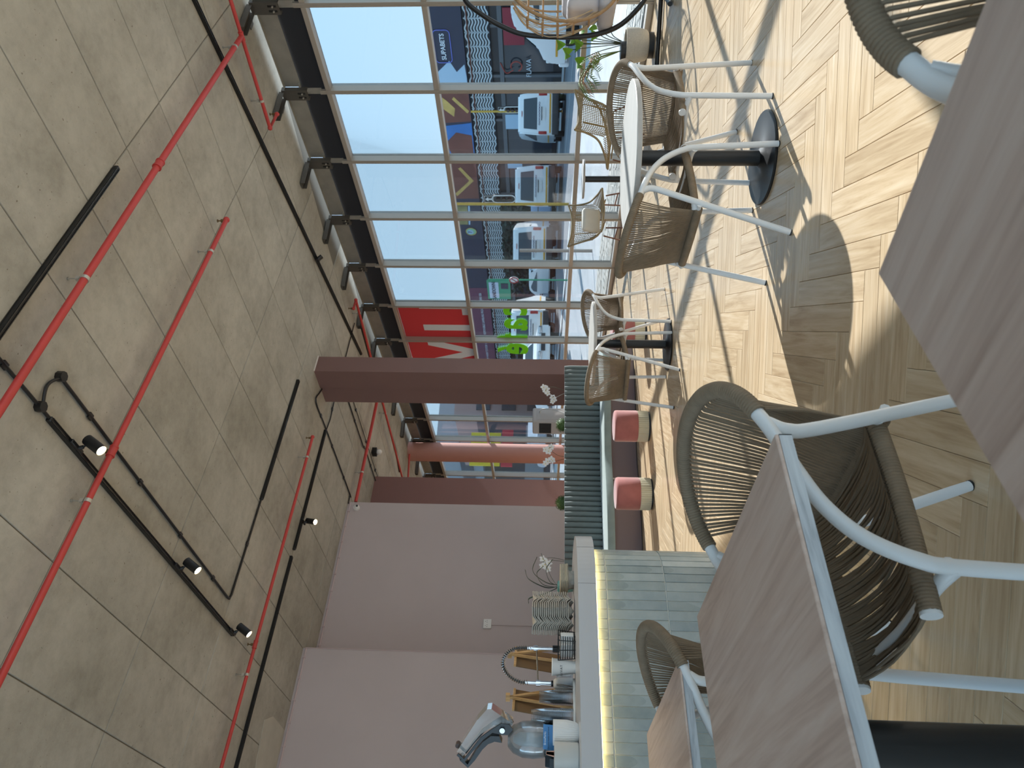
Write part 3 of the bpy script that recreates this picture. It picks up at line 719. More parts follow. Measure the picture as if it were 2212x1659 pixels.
def strip(mb, d0, d1, z0, z1, n=60, rnd=0.0):
    xs = [XA + (XB - XA) * i / n for i in range(n + 1)]; ring = []
    prof = [(d0, z0), (d0, z1 - rnd), (d0 + rnd * .3, z1 - rnd * .3), (d0 + rnd, z1), (d1, z1), (d1, z0)] if rnd else [(d0, z0), (d0, z1), (d1, z1), (d1, z0)]
    m = len(prof); vs = []
    for x in xs:
        n_ = bn(x); b = Vector((x, yb(x), 0))
        for (d, z) in prof: vs.append(b + n_ * d + Vector((0, 0, z)))
    fs = [(i * m + j, i * m + (j + 1) % m, (i + 1) * m + (j + 1) % m, (i + 1) * m + j) for i in range(n) for j in range(m)]
    fs += [tuple(range(m)), tuple(range(n * m + m - 1, n * m - 1, -1))]
    mb.add(vs, fs, True); return mb
strip(MB(), -0.60, 0.08, 0.33, 0.425, rnd=0.03).build('seat_cushion', mat('sage_seat_velvet', lin(134, 150, 148), 0.7, var=0.08, vs=9, sheen=0.6), bench)
strip(MB(), -0.52, 0.14, 0.0, 0.33).build('plinth', mat('plinth_paint', lin(118, 106, 110), 0.7), bench)
strip(MB(), -0.525, -0.50, 0.0, 0.012).build('skirting', mat('dark_skirting', lin(60, 54, 52), 0.6), bench)
strip(MB(), 0.06, 0.16, 0.0, 0.90).build('back_panel', mat('back_panel_paint', lin(150, 124, 122), 0.7), bench)
MB().box((4.88, yb(4.88) - .535, .17), (.02, .012, .34)).build('joint_trim', mat('pale_trim', lin(200, 188, 190), 0.4), bench)

# ---- poufs
def pouf(x, y, label):
    t = thing('pouf', label, 'pouf', (x, y, 0), 0, 'round velvet poufs'); r = 0.178
    MB().lathe([(0.0001, 0.135), (r - .005, 0.135), (r, 0.145), (r, 0.37), (r - .006, 0.388), (r - .02, 0.396), (r - .06, 0.402), (0.0001, 0.405)], (0, 0, 0), 40).build('velvet_seat', PINK, t)
    sk = MB(); n = 44; pr = []
    for k in range(n * 4):
        a = 2 * PI * k / (n * 4); rr = r - .008 + (.004, .006, .004, -.002)[k % 4]; pr.append((rr * math.cos(a), rr * math.sin(a)))
    sk.prism(pr, 0.02, 0.134).build('pleated_skirt', mat('cream_pleats', lin(206, 200, 178), 0.8, var=0.05), t)
    MB().cyl((0, 0, 0), (0, 0, 0.02), r - .012, 40).build('base_ring', BLACK, t); return t
pouf(4.92, 6.48, 'dusty pink velvet pouf with cream pleated skirt, nearer the mauve column')
pouf(4.19, 6.74, 'dusty pink velvet pouf with cream pleated skirt, nearer the tiled counter')
pouf(6.02, 6.10, 'dusty pink velvet pouf half hidden behind the further round table')

# ---- counter: curved tiled front and worktop
CX, CR, CY = 2.0, 0.46, 4.40
counter = thing('tiled_counter', 'counter front clad in slim blue-grey tiles with a rounded corner', 'counter', (1, 4.8, 0)); counter.location = (0, 0, 0)
def cpt(s, off=0.0):
    """run along the counter front: s=0 at the start of the bend, negative to the left, positive round the bend"""
    if s <= 0: return Vector((CX + s, CY - off, 0)), 0.0
    a = s / CR
    if a > PI / 2: 
        d = s - CR * PI / 2; return Vector((CX + CR + off, CY + CR + d, 0)), PI / 2
    return Vector((CX + (CR + off) * math.sin(a), CY + CR - (CR + off) * math.cos(a), 0)), a
poly = [tuple(cpt(s, 0.005)[0][:2]) for s in [-3.5] + [k * 0.04 for k in range(0, 19)] + [CR * PI / 2 + 0.1]]
poly += [(CX + CR + .005, CY + 0.72), (CX - 3.5, CY + 0.72)]
MB().prism(poly, 0, 0.835).build('carcass', mat('tile_grout', lin(214, 216, 210), 0.85), counter)
def tile_mat():
    t = NT('patterned_tile'); t.b.inputs['Roughness'].default_value = 0.34
    oi = t.new('ShaderNodeObjectInfo'); r = oi.outputs['Random']
    co = t.new('ShaderNodeTexCoord').outputs['Object']; sp = t.new('ShaderNodeSeparateXYZ'); t.link(co, sp.inputs[0])
    n = t.noise(t.coords('Object', rand=True), 14, 4, 0.6)
    base = t.ramp(r, [(0.0, lin(138, 156, 164)), (0.35, lin(152, 168, 174)), (0.7, lin(168, 182, 186)), (1.0, lin(144, 160, 164))])
    dark = t.mix(1.0, base, (0.74, 0.77, 0.76, 1), 'MULTIPLY')
    r2 = t.math('FRACT', t.math('MULTIPLY', r, 7.31)); r3 = t.math('FRACT', t.math('MULTIPLY', r, 13.7))
    # half-tile shapes: rounded end or slanted cut at a random height
    z0 = t.math('ADD', t.math('MULTIPLY', r2, 0.24), -0.12)
    cx2 = t.math('MULTIPLY', sp.outputs['X'], sp.outputs['X'])
    rnd = t.math('MULTIPLY', cx2, 46.0); sl = t.math('MULTIPLY', sp.outputs['X'], 2.4)
    pick = t.math('GREATER_THAN', r3, 0.5)
    curve = t.math('ADD', t.math('MULTIPLY', rnd, pick), t.math('MULTIPLY', sl, t.math('SUBTRACT', 1.0, pick)))
    d = t.math('SUBTRACT', t.math('SUBTRACT', sp.outputs['Z'], z0), curve)
    m = t.math('MULTIPLY', t.math('GREATER_THAN', d, 0.0), t.math('GREATER_THAN', r3, 0.28))
    c = t.mix(t.math('MULTIPLY', m, 0.85), base, dark); c = t.mix(0.25, c, t.ramp(n, [(0.35, lin(132, 148, 154)), (0.7, lin(184, 194, 196))]), 'MIX')
    t.link(c, t.b.inputs['Base Color']); t.bump(n, 0.12, 0.004); return t.m
TILE = tile_mat()
TWD = 0.065
tile_me = {}
for nm, h_ in (('full', 0.376), ('cut', 0.066)):
    m_ = MB(); m_.rbox((0, -0.004, 0), (TWD - .004, 0.012, h_), 0.0022, 1); tile_me[nm] = m_.mesh('tile'); tile_me[nm].materials.append(TILE)
for row, (zc, nm) in enumerate(((0.190, 'full'), (0.571, 'full'), (0.798, 'cut'))):
    k = 0
    for i in range(-28, 13):
        s = (i + 0.5) * TWD; p, a = cpt(s, 0.0); obj('tile', tile_me[nm], None, counter, (p.x, p.y, zc), a)
MB().tube([cpt(s, 0.03)[0] + Vector((0, 0, 0.8325)) for s in [-3.4] + [k * .04 for k in range(0, 19)]], 0.003, 6).build('light_strip', emit('warm_led', (1.0, 0.66, 0.22, 1), 17.0), counter)
top_poly = [tuple(cpt(s, 0.10)[0][:2]) for s in [-3.6] + [k * 0.03 for k in range(0, 25)]] + [tuple(cpt(CR * PI / 2, 0.10)[0][:2])]
xr = CX + CR + 0.10
top_poly += [(xr, CY + 0.55), (xr - .03, CY + 0.70), (xr - .13, CY + 0.80), (xr - 0.3, CY + 0.84), (CX - 3.6, CY + 0.84)]
SLAB = mat('pale_grey_worktop', lin(190, 192, 196), 0.32, var=0.02, vs=2)
worktop = tag(MB().prism(top_poly, 0.836, 0.952).build('counter_worktop', SLAB), 'thick pale grey worktop with a rounded end on the tiled counter', 'worktop')
jm = MB()
for s in (0.0, 0.26, 0.52):
    p, a = cpt(s, 0.1003); jm.box((p.x, p.y, 0.894), (0.0025, 0.002, 0.116), a)
jm.build('edge_joint', mat('worktop_joint', lin(150, 152, 156), 0.5), worktop)
MB().bb(CX - 3.6, 1.62, CY + 0.56, CY + 0.84, 0.952, 0.966).build('steel_upstand', mat('brushed_steel', lin(190, 180, 168), 0.3, 0.9, var=0.1, vs=3), worktop)
# ================================================================ THINGS ON THE COUNTER
ZW = 0.952
PULP = mat('grey_moulded_pulp', lin(176, 168, 156), 0.9, var=0.1, vs=20, bump=0.2, bs=90)
def tray_mesh(sz, th=0.004):
    n = 17
    def zf(u, v):
        x, y = (u - .5) * 2, (v - .5) * 2
        w = -0.045 * math.exp(-((abs(x) - .5) ** 2 + (abs(y) - .5) ** 2) / 0.07)
        notch = -0.03 * (math.exp(-(x / .22) ** 2) * (abs(y) ** 4) + math.exp(-(y / .22) ** 2) * (abs(x) ** 4))
        return w + notch
    def pos(u, v, dz):
        x, y = (u - .5) * 2, (v - .5) * 2; k = 1 - 0.06 * (abs(x) * abs(y)) ** 2
        return Vector((x * sz / 2 * k, y * sz / 2 * k, zf(u, v) + dz))
    m = MB(); m.grid(lambda u, v: pos(u, v, 0), n, n); m.grid(lambda u, v: pos(1 - u, v, -th), n, n)
    e1 = [pos(i / (n - 1), 0, 0) for i in range(n)] + [pos(1, i / (n - 1), 0) for i in range(n)] + [pos(1 - i / (n - 1), 1, 0) for i in range(n)] + [pos(0, 1 - i / (n - 1), 0) for i in range(n)]
    k = len(e1); m.add(e1 + [p + Vector((0, 0, -th - .004)) for p in e1], [(i, (i + 1) % k, k + (i + 1) % k, k + i) for i in range(k)]); return m.mesh('cup_carrier')
tm = tray_mesh(0.225); tm.materials.append(PULP)
for k in range(19):
    o = obj('cup_carrier', tm, None, None, (2.03 + random.uniform(-.003, .003), 4.86 + random.uniform(-.003, .003), ZW + 0.054 + 0.0135 * k), 0.62 + random.uniform(-.02, .02))
    tag(o, ('topmost' if k == 18 else 'bottommost' if k == 0 else 'inner') + ' moulded pulp cup carrier of the tall grey stack on the worktop' if k in (0, 18) else 'moulded pulp cup carrier inside the tall grey stack on the worktop', 'cup carrier', 'stack of pulp cup carriers')
lm = MB().rbox((0, 0, 0), (0.165, 0.165, 0.0075), 0.003, 1).mesh('pulp_plate'); lm.materials.append(mat('beige_pulp', lin(196, 184, 162), 0.85, var=0.1, vs=30))
for k in range(7):
    o = obj('pulp_plate', lm, None, None, (2.30 + random.uniform(-.003, .003), 4.90 + random.uniform(-.003, .003), ZW + 0.046 + 0.0084 * k), 0.3 + random.uniform(-.05, .05))
    tag(o, 'topmost beige pulp plate of the short stack' if k == 6 else 'beige pulp plate within the short stack beside the cup carriers', 'plate', 'short stack of pulp plates')
t = thing('pulp_bowl', 'upturned grey pulp bowl under the short stack of plates', 'bowl', (2.30, 4.90, ZW), 0.3)
MB().lathe([(0.055, 0.0), (0.06, 0.012), (0.066, 0.03), (0.072, 0.04), (0.0001, 0.041)], (0, 0, 0), 20).build('shell', PULP, t)
fm = MB()
for a in range(4): fm.cyl((0.05 * math.cos(a * PI / 2 + .4), 0.05 * math.sin(a * PI / 2 + .4), 0), (0.05 * math.cos(a * PI / 2 + .4), 0.05 * math.sin(a * PI / 2 + .4), 0.02), 0.018, 10, 0.022)
fm.build('foot', PULP, t)
# strappy plant in a teal vase
t = thing('strappy_plant', 'dark strap-leaved plant in a small teal vase behind the cup carriers', 'plant', (2.33, 5.08, ZW))
MB().lathe([(0.0001, 0), (0.035, 0), (0.045, 0.05), (0.042, 0.11), (0.036, 0.115), (0.034, 0.10), (0.0001, 0.09)], (0, 0, 0), 20).build('vase', mat('teal_glaze', lin(120, 172, 162), 0.35), t)
LEAF_D = mat('dark_green_leaf', lin(38, 62, 40), 0.5, var=0.2, vs=20)
rv_ = Vector((_ca, -_sa, 0))
for k, (a, b, c, d) in enumerate((((0, .10), (.02, .20), (.10, .30), (.21, .27)), ((0, .10), (.03, .17), (.12, .20), (.20, .15)), ((0, .1), (-.01, .2), (.05, .33), (.12, .36)), ((0, .1), (-.05, .2), (-.09, .32), (-.13, .33)), ((0, .1), (.02, .22), (.10, .27), (.16, .22)), ((0, .1), (.08, .16), (.17, .2), (.26, .24)))):
    P = cr([rv_ * q[0] + Vector((0, .01 * k - .02, q[1])) for q in (a, b, c, d)], 6); m_ = MB()
    vs, fs = [], []
    for i, p in enumerate(P):
        w = 0.016 * math.sin(PI * (i + 1) / (len(P) + 1)) + 0.002; n_ = Vector((_sa, _ca, 0)); vs += [p - n_ * w, p + n_ * w + Vector((0, 0, .003)), p + Vector((0, 0, -.002))]
    for i in range(len(P) - 1): fs += [(3 * i, 3 * i + 1, 3 * i + 4, 3 * i + 3), (3 * i + 1, 3 * i + 2, 3 * i + 5, 3 * i + 4), (3 * i + 2, 3 * i, 3 * i + 3, 3 * i + 5)]
    m_.add(vs, fs, True).build('leaf', LEAF_D, t)
# wire basket
t = thing('wire_basket', 'black wire basket on the worktop in front of the tap', 'basket', (1.795, 4.83, ZW), 0.72)
for k in range(8):
    z = 0.006 + k * 0.0155; q = 0.062 + k * 0.0012; m_ = MB(); m_.tube([(q, q, z), (-q, q, z), (-q, -q, z), (q, -q, z)], 0.003, 6, closed=True); m_.build('ring_wire', BLACK, t)
m_ = MB()
for k in range(8):
    a = k * PI / 4; cx_, cy_ = (1 if abs(math.cos(a)) > .3 else 0) * math.copysign(1, math.cos(a)), (1 if abs(math.sin(a)) > .3 else 0) * math.copysign(1, math.sin(a))
    m_.tube([(cx_ * .062, cy_ * .062, 0), (cx_ * .071, cy_ * .071, .118)], 0.003, 6)
m_.build('upright_wire', BLACK, t)
for k in range(2):
    t2 = thing('paper_bundle', ['white paper bundle in the wire basket, nearer the tap', 'white paper bundle in the wire basket, nearer the cup carriers'][k], 'paper bundle', (1.77 + .055 * k, 4.84 - .02 * k, ZW + .012), 0.72); MB().rbox((0, 0, 0.045), (0.05, 0.09, 0.09), 0.004, 1).build('paper', PLASTIC_W, t2)
# spring-neck tap
t = thing('spring_tap', 'tall chrome tap with a coiled spring hose', 'tap', (1.87, 5.11, 0.0)); R_ = Vector((-0.72, 0.0, 0)) * 0.333
MB().cyl((0, 0, 0.9), (0, 0, 1.08), 0.020, 16).cyl((0, 0, 1.08), (0, 0, 1.28), 0.012, 14).cyl((0, 0, 1.205), (0, 0, 1.235), 0.020, 14).build('column', CHROME, t)
arc = cr([V(0, 0, 1.25), V(0, 0, 1.33), V(-.02, 0, 1.40), V(-.075, 0, 1.445), V(-.14, 0, 1.445), V(-.20, 0, 1.40), V(-.235, 0, 1.33), V(-.24, 0, 1.27)], 8)
MB().tube(arc, 0.0085, 10).build('hose', mat('dark_hose', lin(60, 62, 64), 0.4), t)
hx_ = []; arcs = resample(arc, 0.0022); up_ = Vector((0, 1, 0))
for i, p in enumerate(arcs):
    tg = (arcs[min(i + 1, len(arcs) - 1)] - arcs[max(i - 1, 0)]).normalized(); w = tg.cross(up_).normalized(); a = i * 2 * PI / 7
    hx_.append(p + up_ * math.cos(a) * 0.0145 + w * math.sin(a) * 0.0145)
MB().tube(hx_, 0.0026, 5).build('spring', CHROME, t)
MB().cyl((-.24, 0, 1.29), (-.24, 0, 1.19), 0.011, 14).cyl((-.24, 0, 1.21), (-.24, 0, 1.08), 0.016, 16).build('spray_head', CHROME, t)
MB().cyl((0, 0, 1.215), (-.24, 0, 1.20), 0.0055, 8).cyl((-.24, 0, 1.185), (-.24, 0, 1.215), 0.021, 14).build('support_arm', CHROME, t)
MB().cyl((0.0, 0, 1.05), (0.0, 0, 1.10), 0.024, 16).build('collar', BLACK, t)
# boards on table easels, seen from behind
BOARD = mat('brown_hardboard', lin(122, 94, 62), 0.8, var=0.06); EASEL = wood('easel_pine', lin(168, 128, 78), lin(196, 156, 104), lin(214, 178, 126), 2.0, 'Z', 0.6)
def easel_board(x, y, label, w=0.25, h=0.345, z0=1.035):
    t = thing('easel_board', label, 'board', (x, y, 0), 0.70 + PI)
    # local +y faces the customer side (away); the back faces the camera
    tl = Matrix.Rotation(math.radians(-9), 3, 'X')
    MB().box((0, .0, z0 + h / 2), (w, .006, h), m=tl).build('panel', BOARD, t)
    fr = MB(); fr.box((0, .0, z0 + h / 2), (w, .012, 0.014), m=tl)
    for (cx_, cz_, sx, sz) in ((0, h / 2 - .006, w, .014),): pass
    m_ = MB(); m_.box(Vector((0, 0, z0 + h / 2)) + tl @ Vector((0, .004, h / 2 - .006)), (w + .004, .014, .016), m=tl); m_.build('frame_rail', EASEL, t)
    ap = Vector((0.0, .045, z0 + h + .035))
    for q in ((-.12, .06, z0 - .07), (.12, .06, z0 - .07), (-.01, .11, z0 - .07)):
        q = Vector(q); d = (ap - q).normalized(); c = (ap + q) / 2; mm = d.to_track_quat('Z', 'Y').to_matrix(); MB().box(c, (.018, .012, (ap - q).length), m=mm).build('leg', EASEL, t)
    MB().box(ap, (.03, .05, .03)).build('head_block', EASEL, t); return t
def sgn_flip(o): pass
easel_board(1.87, 5.36, 'brown board on a wooden table easel behind the tap')
easel_board(1.565, 5.36, 'brown board on a wooden table easel behind the clear cups')
# white cup with the cafe's name
t = thing('paper_cup', 'white paper cup with a printed name in front of the tap', 'cup', (1.665, 4.88, ZW))
MB().lathe([(0.0001, 0.0), (0.040, 0.0), (0.040, 0.004), (0.056, 0.150), (0.0585, 0.153), (0.0565, 0.157), (0.052, 0.150), (0.037, 0.01), (0.0001, 0.008)], (0, 0, 0), 32).build('cup_wall', PLASTIC_W, t)
fd = Vector((-_sa, -_ca, 0))
m_ = frame_m(fd * 0.0525 + Vector((0, 0, .093)), (_ca, -_sa, 0), (0, 0, 1)); text('lettering', 'LIVAT', 0.022, BLACK, t, m_, 0.0003, 0.0, space=1.3)
# white jug
t = thing('white_jug', 'white plastic jug with a black cap beside the paper cup', 'jug', (1.60, 5.02, ZW + .014))
MB().lathe([(0.0001, 0), (0.036, 0), (0.04, .01), (0.04, .10), (0.03, .125), (0.018, .13), (0.0001, .131)], (0, 0, 0), 24).build('body', PLASTIC_W, t); MB().cyl((0, 0, .13), (0, 0, .145), 0.02, 16).build('cap', BLACK, t)
# clear cups in stacks
CLEAR = glass('clear_plastic', (0.95, 0.96, 0.97, 1), 0.03, 0.06, haze=0.02)
cm = MB().lathe([(0.034, 0.10), (0.036, 0.098), (0.048, 0.004), (0.050, 0.004), (0.050, 0.0), (0.047, 0.0), (0.034, 0.095), (0.0001, 0.096), (0.0001, 0.10), (0.034, 0.10)], (0, 0, 0), 24).mesh('clear_cup'); cm.materials.append(CLEAR)
for q, (x, y, n, lab) in enumerate(((1.50, 4.98, 11, 'clear plastic cup in the shorter upturned stack'), (1.365, 4.92, 15, 'clear plastic cup in the taller upturned stack next to the juicer'), (1.585, 4.90, 2, 'single pair of clear plastic cups beside the white jug'))):
    for k in range(n): tag(obj('clear_cup', cm, None, None, (x, y, ZW + .014 + k * 0.0125)), lab, 'cup', ['shorter stack of clear cups', 'taller stack of clear cups', 'pair of clear cups'][q])
# juicer
FWD = Vector((_sa, _ca, 0)); RGT = Vector((_ca, -_sa, 0))
J0 = Vector((1.235, 4.98, ZW))
def jp(px, py): return ((1585 - py) / 338.0, (1236 - px) / 338.0)
jui = thing('slow_juicer', 'juicer with clear jar and raised transparent lid with a curved dark handle', 'juicer', J0)
JD = mat('juicer_dark', lin(28, 38, 46), 0.3); JG = mat('juicer_slate', lin(74, 88, 102), 0.35)
CLEARJ = glass('clear_tritan', (0.90, 0.92, 0.93, 1), 0.05, 0.05, haze=0.10)
def jext(name, pts, d0, d1, mt, par=jui):
    m_ = MB(); m_.ext([jp(*p) for p in pts], FWD * d0, RGT, (0, 0, 1), FWD, d1 - d0); return m_.build(name, mt, par)
MB().rbox((0, 0.0, 0.085), (0.19, 0.2, 0.17), 0.02, 3, -_az).build('motor_base', JD, jui)
MB().rbox(RGT * 0.035 - FWD * 0.105 + Vector((0, 0, 0.115)), (0.10, 0.03, 0.13), 0.01, 2, -_az).build('front_panel', JG, jui)
MB().lathe([(0.095, 0.19), (0.105, 0.21), (0.112, 0.27), (0.108, 0.34), (0.085, 0.40), (0.05, 0.435), (0.045, 0.43), (0.08, 0.395), (0.10, 0.34), (0.104, 0.27), (0.095, 0.21)], (0, 0, 0), 32).build('jar', CLEARJ, jui)
MB().lathe([(0.098, 0.17), (0.104, 0.175), (0.104, 0.195), (0.098, 0.20)], (0, 0, 0), 32).build('jar_collar', JD, jui)
MB().lathe([(0.03, 0.20), (0.045, 0.22), (0.04, 0.36), (0.02, 0.40), (0.0001, 0.405)], (0, 0, 0), 20).build('screw', mat('juicer_screw', lin(176, 184, 188), 0.35), jui)
jext('lid', [(1099, 1545), (1052.6, 1515), (1043, 1516), (1022, 1540), (1000, 1575), (979, 1610), (990, 1622), (1012, 1592), (1030, 1570), (1052, 1556), (1080, 1552), (1095, 1562)], -0.045, 0.045, CLEARJ)
for d in (-0.058, 0.046):
    jext('handle_arm', [(996, 1630), (979, 1616), (983, 1612), (994.7, 1623), (1012, 1600), (1029.5, 1576), (1052.6, 1558), (1074, 1544), (1092, 1546), (1100, 1556), (1090, 1568), (1078, 1568), (1056, 1564), (1036, 1580), (1014, 1606)], d, d + 0.012, JD)
jext('lower_handle', [(1003, 1647), (985, 1632), (990, 1628), (1002, 1640), (1022, 1606), (1034, 1590), (1052, 1576), (1070, 1576), (1076, 1590), (1060, 1588), (1046, 1594), (1034, 1606), (1018, 1630)], -0.03, 0.03, JD)
m_ = MB(); a_, b_ = jp(1077, 1557); c_ = RGT * a_ + Vector((0, 0, b_)); m_.cyl(c_ - FWD * 0.072, c_ + FWD * 0.072, 0.017, 20).build('pivot', CHROME, jui)
m_ = MB()
for q in ((976, 1602), (985, 1628)): a_, b_ = jp(*q); m_.cyl(RGT * a_ + Vector((0, 0, b_ - .01)) - FWD * .02, RGT * a_ + Vector((0, 0, b_ - .01)) + FWD * .02, 0.016, 12)
m_.build('latch', mat('brown_latch', lin(66, 50, 44), 0.5), jui)
# loyalty card (its code square is left blank)
t = thing('loyalty_card', 'blue loyalty card standing behind the white ribbed cup', 'card', (1.20, 4.78, ZW), -_az)
tl = Matrix.Rotation(math.radians(-8), 3, 'X'); BLUE = mat('card_blue', lin(72, 132, 186), 0.5)
MB().box((0, 0, .15), (.155, .004, .12), m=tl).build('sheet', BLUE, t); MB().box((0, 0.02, .045), (.10, .04, .09)).build('holder', JD, t)
fm_ = frame_m((0.0, -.0105, .198), (1, 0, 0), tl @ Vector((0, 0, 1))); text('lettering', 'BrewPerks', 0.019, WHITE_V, t, fm_, 0.0003)
fm_ = frame_m((0.0, -.0075, .178), (1, 0, 0), tl @ Vector((0, 0, 1))); text('lettering', 'Get your loyalty card here!', 0.0125, BLACK, t, fm_, 0.0003)
# cups at the front edge
t = thing('ribbed_cup', 'white ribbed cup at the front edge of the worktop', 'cup', (1.185, 4.60, ZW))
pr = []
m_ = MB(); n = 48
def rib(u, v):
    a = u * 2 * PI; z = 0.004 + v * 0.148; r0 = 0.052 + 0.018 * min(1, v * 2.2) ** 0.6; r0 += 0.0012 * math.cos(a * 36); return Vector((r0 * math.cos(a), r0 * math.sin(a), z))
m_.grid(rib, 144, 10, True); m_.lathe([(0.0695, 0.152), (0.064, 0.152), (0.048, 0.02), (0.0001, 0.02)], (0, 0, 0), 36); m_.lathe([(0.0001, 0.0), (0.05, 0.0), (0.0525, 0.005)], (0, 0, 0), 36); m_.build('cup_wall', PLASTIC_W, t)
t = thing('grey_cup', 'smooth light grey cup beside the white ribbed cup', 'cup', (1.055, 4.57, ZW))
MB().lathe([(0.0001, 0.0), (0.062, 0.0), (0.070, 0.008), (0.071, 0.14), (0.070, 0.145), (0.066, 0.143), (0.064, 0.012), (0.0001, 0.010)], (0, 0, 0), 40).build('cup_wall', mat('light_grey_cup', lin(196, 194, 188), 0.5), t)
for k in range(4):
    t2 = tag(MB().rbox((0, 0, .09), (.014, .004, .18), .001, 1, m=Matrix.Rotation(.25 - .12 * k, 3, 'Y')).build('sugar_sachet', mat('sachet', lin(206, 160, 140), 0.6)), 'upright paper sachet in the light grey cup', 'sachet', 'sachets in the grey cup'); t2.location = (1.04 + .012 * k, 4.575, ZW + .012)
t = thing('card_terminal', 'black payment terminal behind the light grey cup', 'payment terminal', (1.07, 4.80, ZW), -_az); MB().rbox((0, 0, .1), (.075, .05, .19), .008, 2, m=Matrix.Rotation(-.25, 3, 'X')).build('body', JD, t); MB().box((0, -.03, .135), (.06, .002, .07), m=Matrix.Rotation(-.25, 3, 'X')).build('screen', BLACK, t)

# ================================================================ ON AND BEHIND THE LILAC WALL
t = thing('wall_socket', 'white double wall socket with a conduit below it on the lilac wall', 'socket', (4.417, 11.1, 2.045))
MB().rbox((0, -.02, 0), (.15, .04, .13), .006, 1).build('box', PLASTIC_W, t); m_ = MB()
for dx in (-.035, .035):
    for (a, b) in ((0, .03), (-.014, .005), (.014, .005)): m_.cyl((dx + a, -.04, b), (dx + a, -.0415, b), .005, 8)
m_.build('socket_holes', BLACK, t); MB().box((0, -.008, -.55), (.022, .016, .98)).build('conduit', LILAC, t)
t = thing('security_camera', 'white dome security camera at the top corner of the lilac wall', 'camera', (6.475, 11.1, 4.53))
MB().cyl((0, 0, 0), (0, -.04, 0), .055, 24).build('base', PLASTIC_W, t); MB().ball((0, -.05, -.005), .042, 16, 10).build('dome', PLASTIC_W, t); MB().cyl((0, -.08, -.015), (0, -.094, -.02), .02, 14).build('lens', BLACK, t)

# planter shelf behind the bench with flowers
sh = thing('planter_shelf', 'low shelf hidden behind the channelled bench', 'shelf', (0, 0, 0)); strip(MB(), 0.18, 0.46, 0.66, 0.70).build('board', mat('shelf_board', lin(150, 124, 122), 0.7), sh); strip(MB(), 0.42, 0.45, 0.0, 0.66).build('panel', mat('shelf_board', lin(150, 124, 122), 0.7), sh)
PETAL = mat('white_petal', lin(240, 240, 240), 0.6); STEM = mat('stem_green', lin(70, 76, 52), 0.6); BUD = mat('dark_bud', lin(46, 44, 36), 0.6)
def orchid(x, y, sprays, label, z0=0.70):
    t = thing('orchid', label, 'flower', (x, y, z0), 0, 'white orchids behind the bench')
    MB().lathe([(0.0001, 0), (.045, 0), (.06, .09), (.056, .095), (.05, .08), (.0001, .08)], (0, 0, 0), 18).build('pot', mat('dark_pot', lin(52, 50, 48), 0.5), t)
    for (pts, fl) in sprays:
        P = cr([Vector((0, 0, .08))] + [RGT * a + Vector((0, 0, b)) for a, b in pts], 6); MB().tube(P, .003, 5).build('stem', STEM, t)
        for (a, b, s_) in fl:
            c = RGT * a + Vector((0, -.0, b)); m_ = MB(); ph0 = random.uniform(0, 6)
            for k in range(5):
                an = ph0 + k * 2 * PI / 5; d = RGT * math.cos(an) + Vector((0, 0, math.sin(an))); m3 = Matrix((d, FWD, d.cross(FWD))).transposed()
                m_.add([m3 @ Vector((q.x * s_ * .62, q.y * s_ * .12, q.z * s_ * .42)) + c + d * s_ * .55 for q in BALL_V], BALL_F, True)
            f_ = m_.build('bloom', PETAL, t); MB().ball(c - FWD * .008, s_ * .22, 8, 6).build('lip', mat('orchid_lip', lin(226, 214, 170), 0.6), f_)
        MB().ball(RGT * (pts[-1][0] + .012) + Vector((0, 0, pts[-1][1] - .02)), .009, 8, 6).build('bud', BUD, t)
    MB().ball((.04, 0, .10), .05, 10, 6, (1.3, .5, .25)).build('leaf', LEAF_D, t); return t
_b = MB().ball((0, 0, 0), 1.0, 10, 6); BALL_V = [Vector(p) for p in _b.v]; BALL_F = _b.f
def yp(x): return yb(x) + 0.32
orchid(6.62, yp(6.62), [([(.02, .22), (.06, .36), (.05, .48), (-.0, .49)], [(.055, .50, .042), (.03, .46, .045), (.0, .47, .04), (-.03, .44, .038)]), ([(-.04, .22), (-.10, .34), (-.09, .38)], [(-.09, .37, .04), (-.12, .35, .042), (-.15, .37, .035)])], 'white orchid in front of the mauve square column')
orchid(5.66, yp(5.66), [([(.02, .22), (.04, .30), (.11, .40), (.13, .42)], [(.09, .42, .045), (.13, .41, .045), (.11, .46, .04), (.15, .38, .04)]), ([(-.02, .22), (-.05, .33), (-.06, .42)], [(-.05, .43, .045), (-.08, .46, .04), (-.02, .38, .042), (-.04, .36, .038)])], 'white orchid in front of the round pink column')
orchid(4.22, yp(4.22), [([(.05, .30), (.05, .42), (-.01, .49)], [(.04, .48, .04), (.02, .45, .035)]), ([(.02, .3), (.02, .40), (-.04, .46)], [(-.03, .45, .045), (-.06, .43, .045), (-.05, .48, .042), (-.01, .40, .04), (-.09, .41, .04)])], 'white orchid against the lilac wall at the left end of the bench')
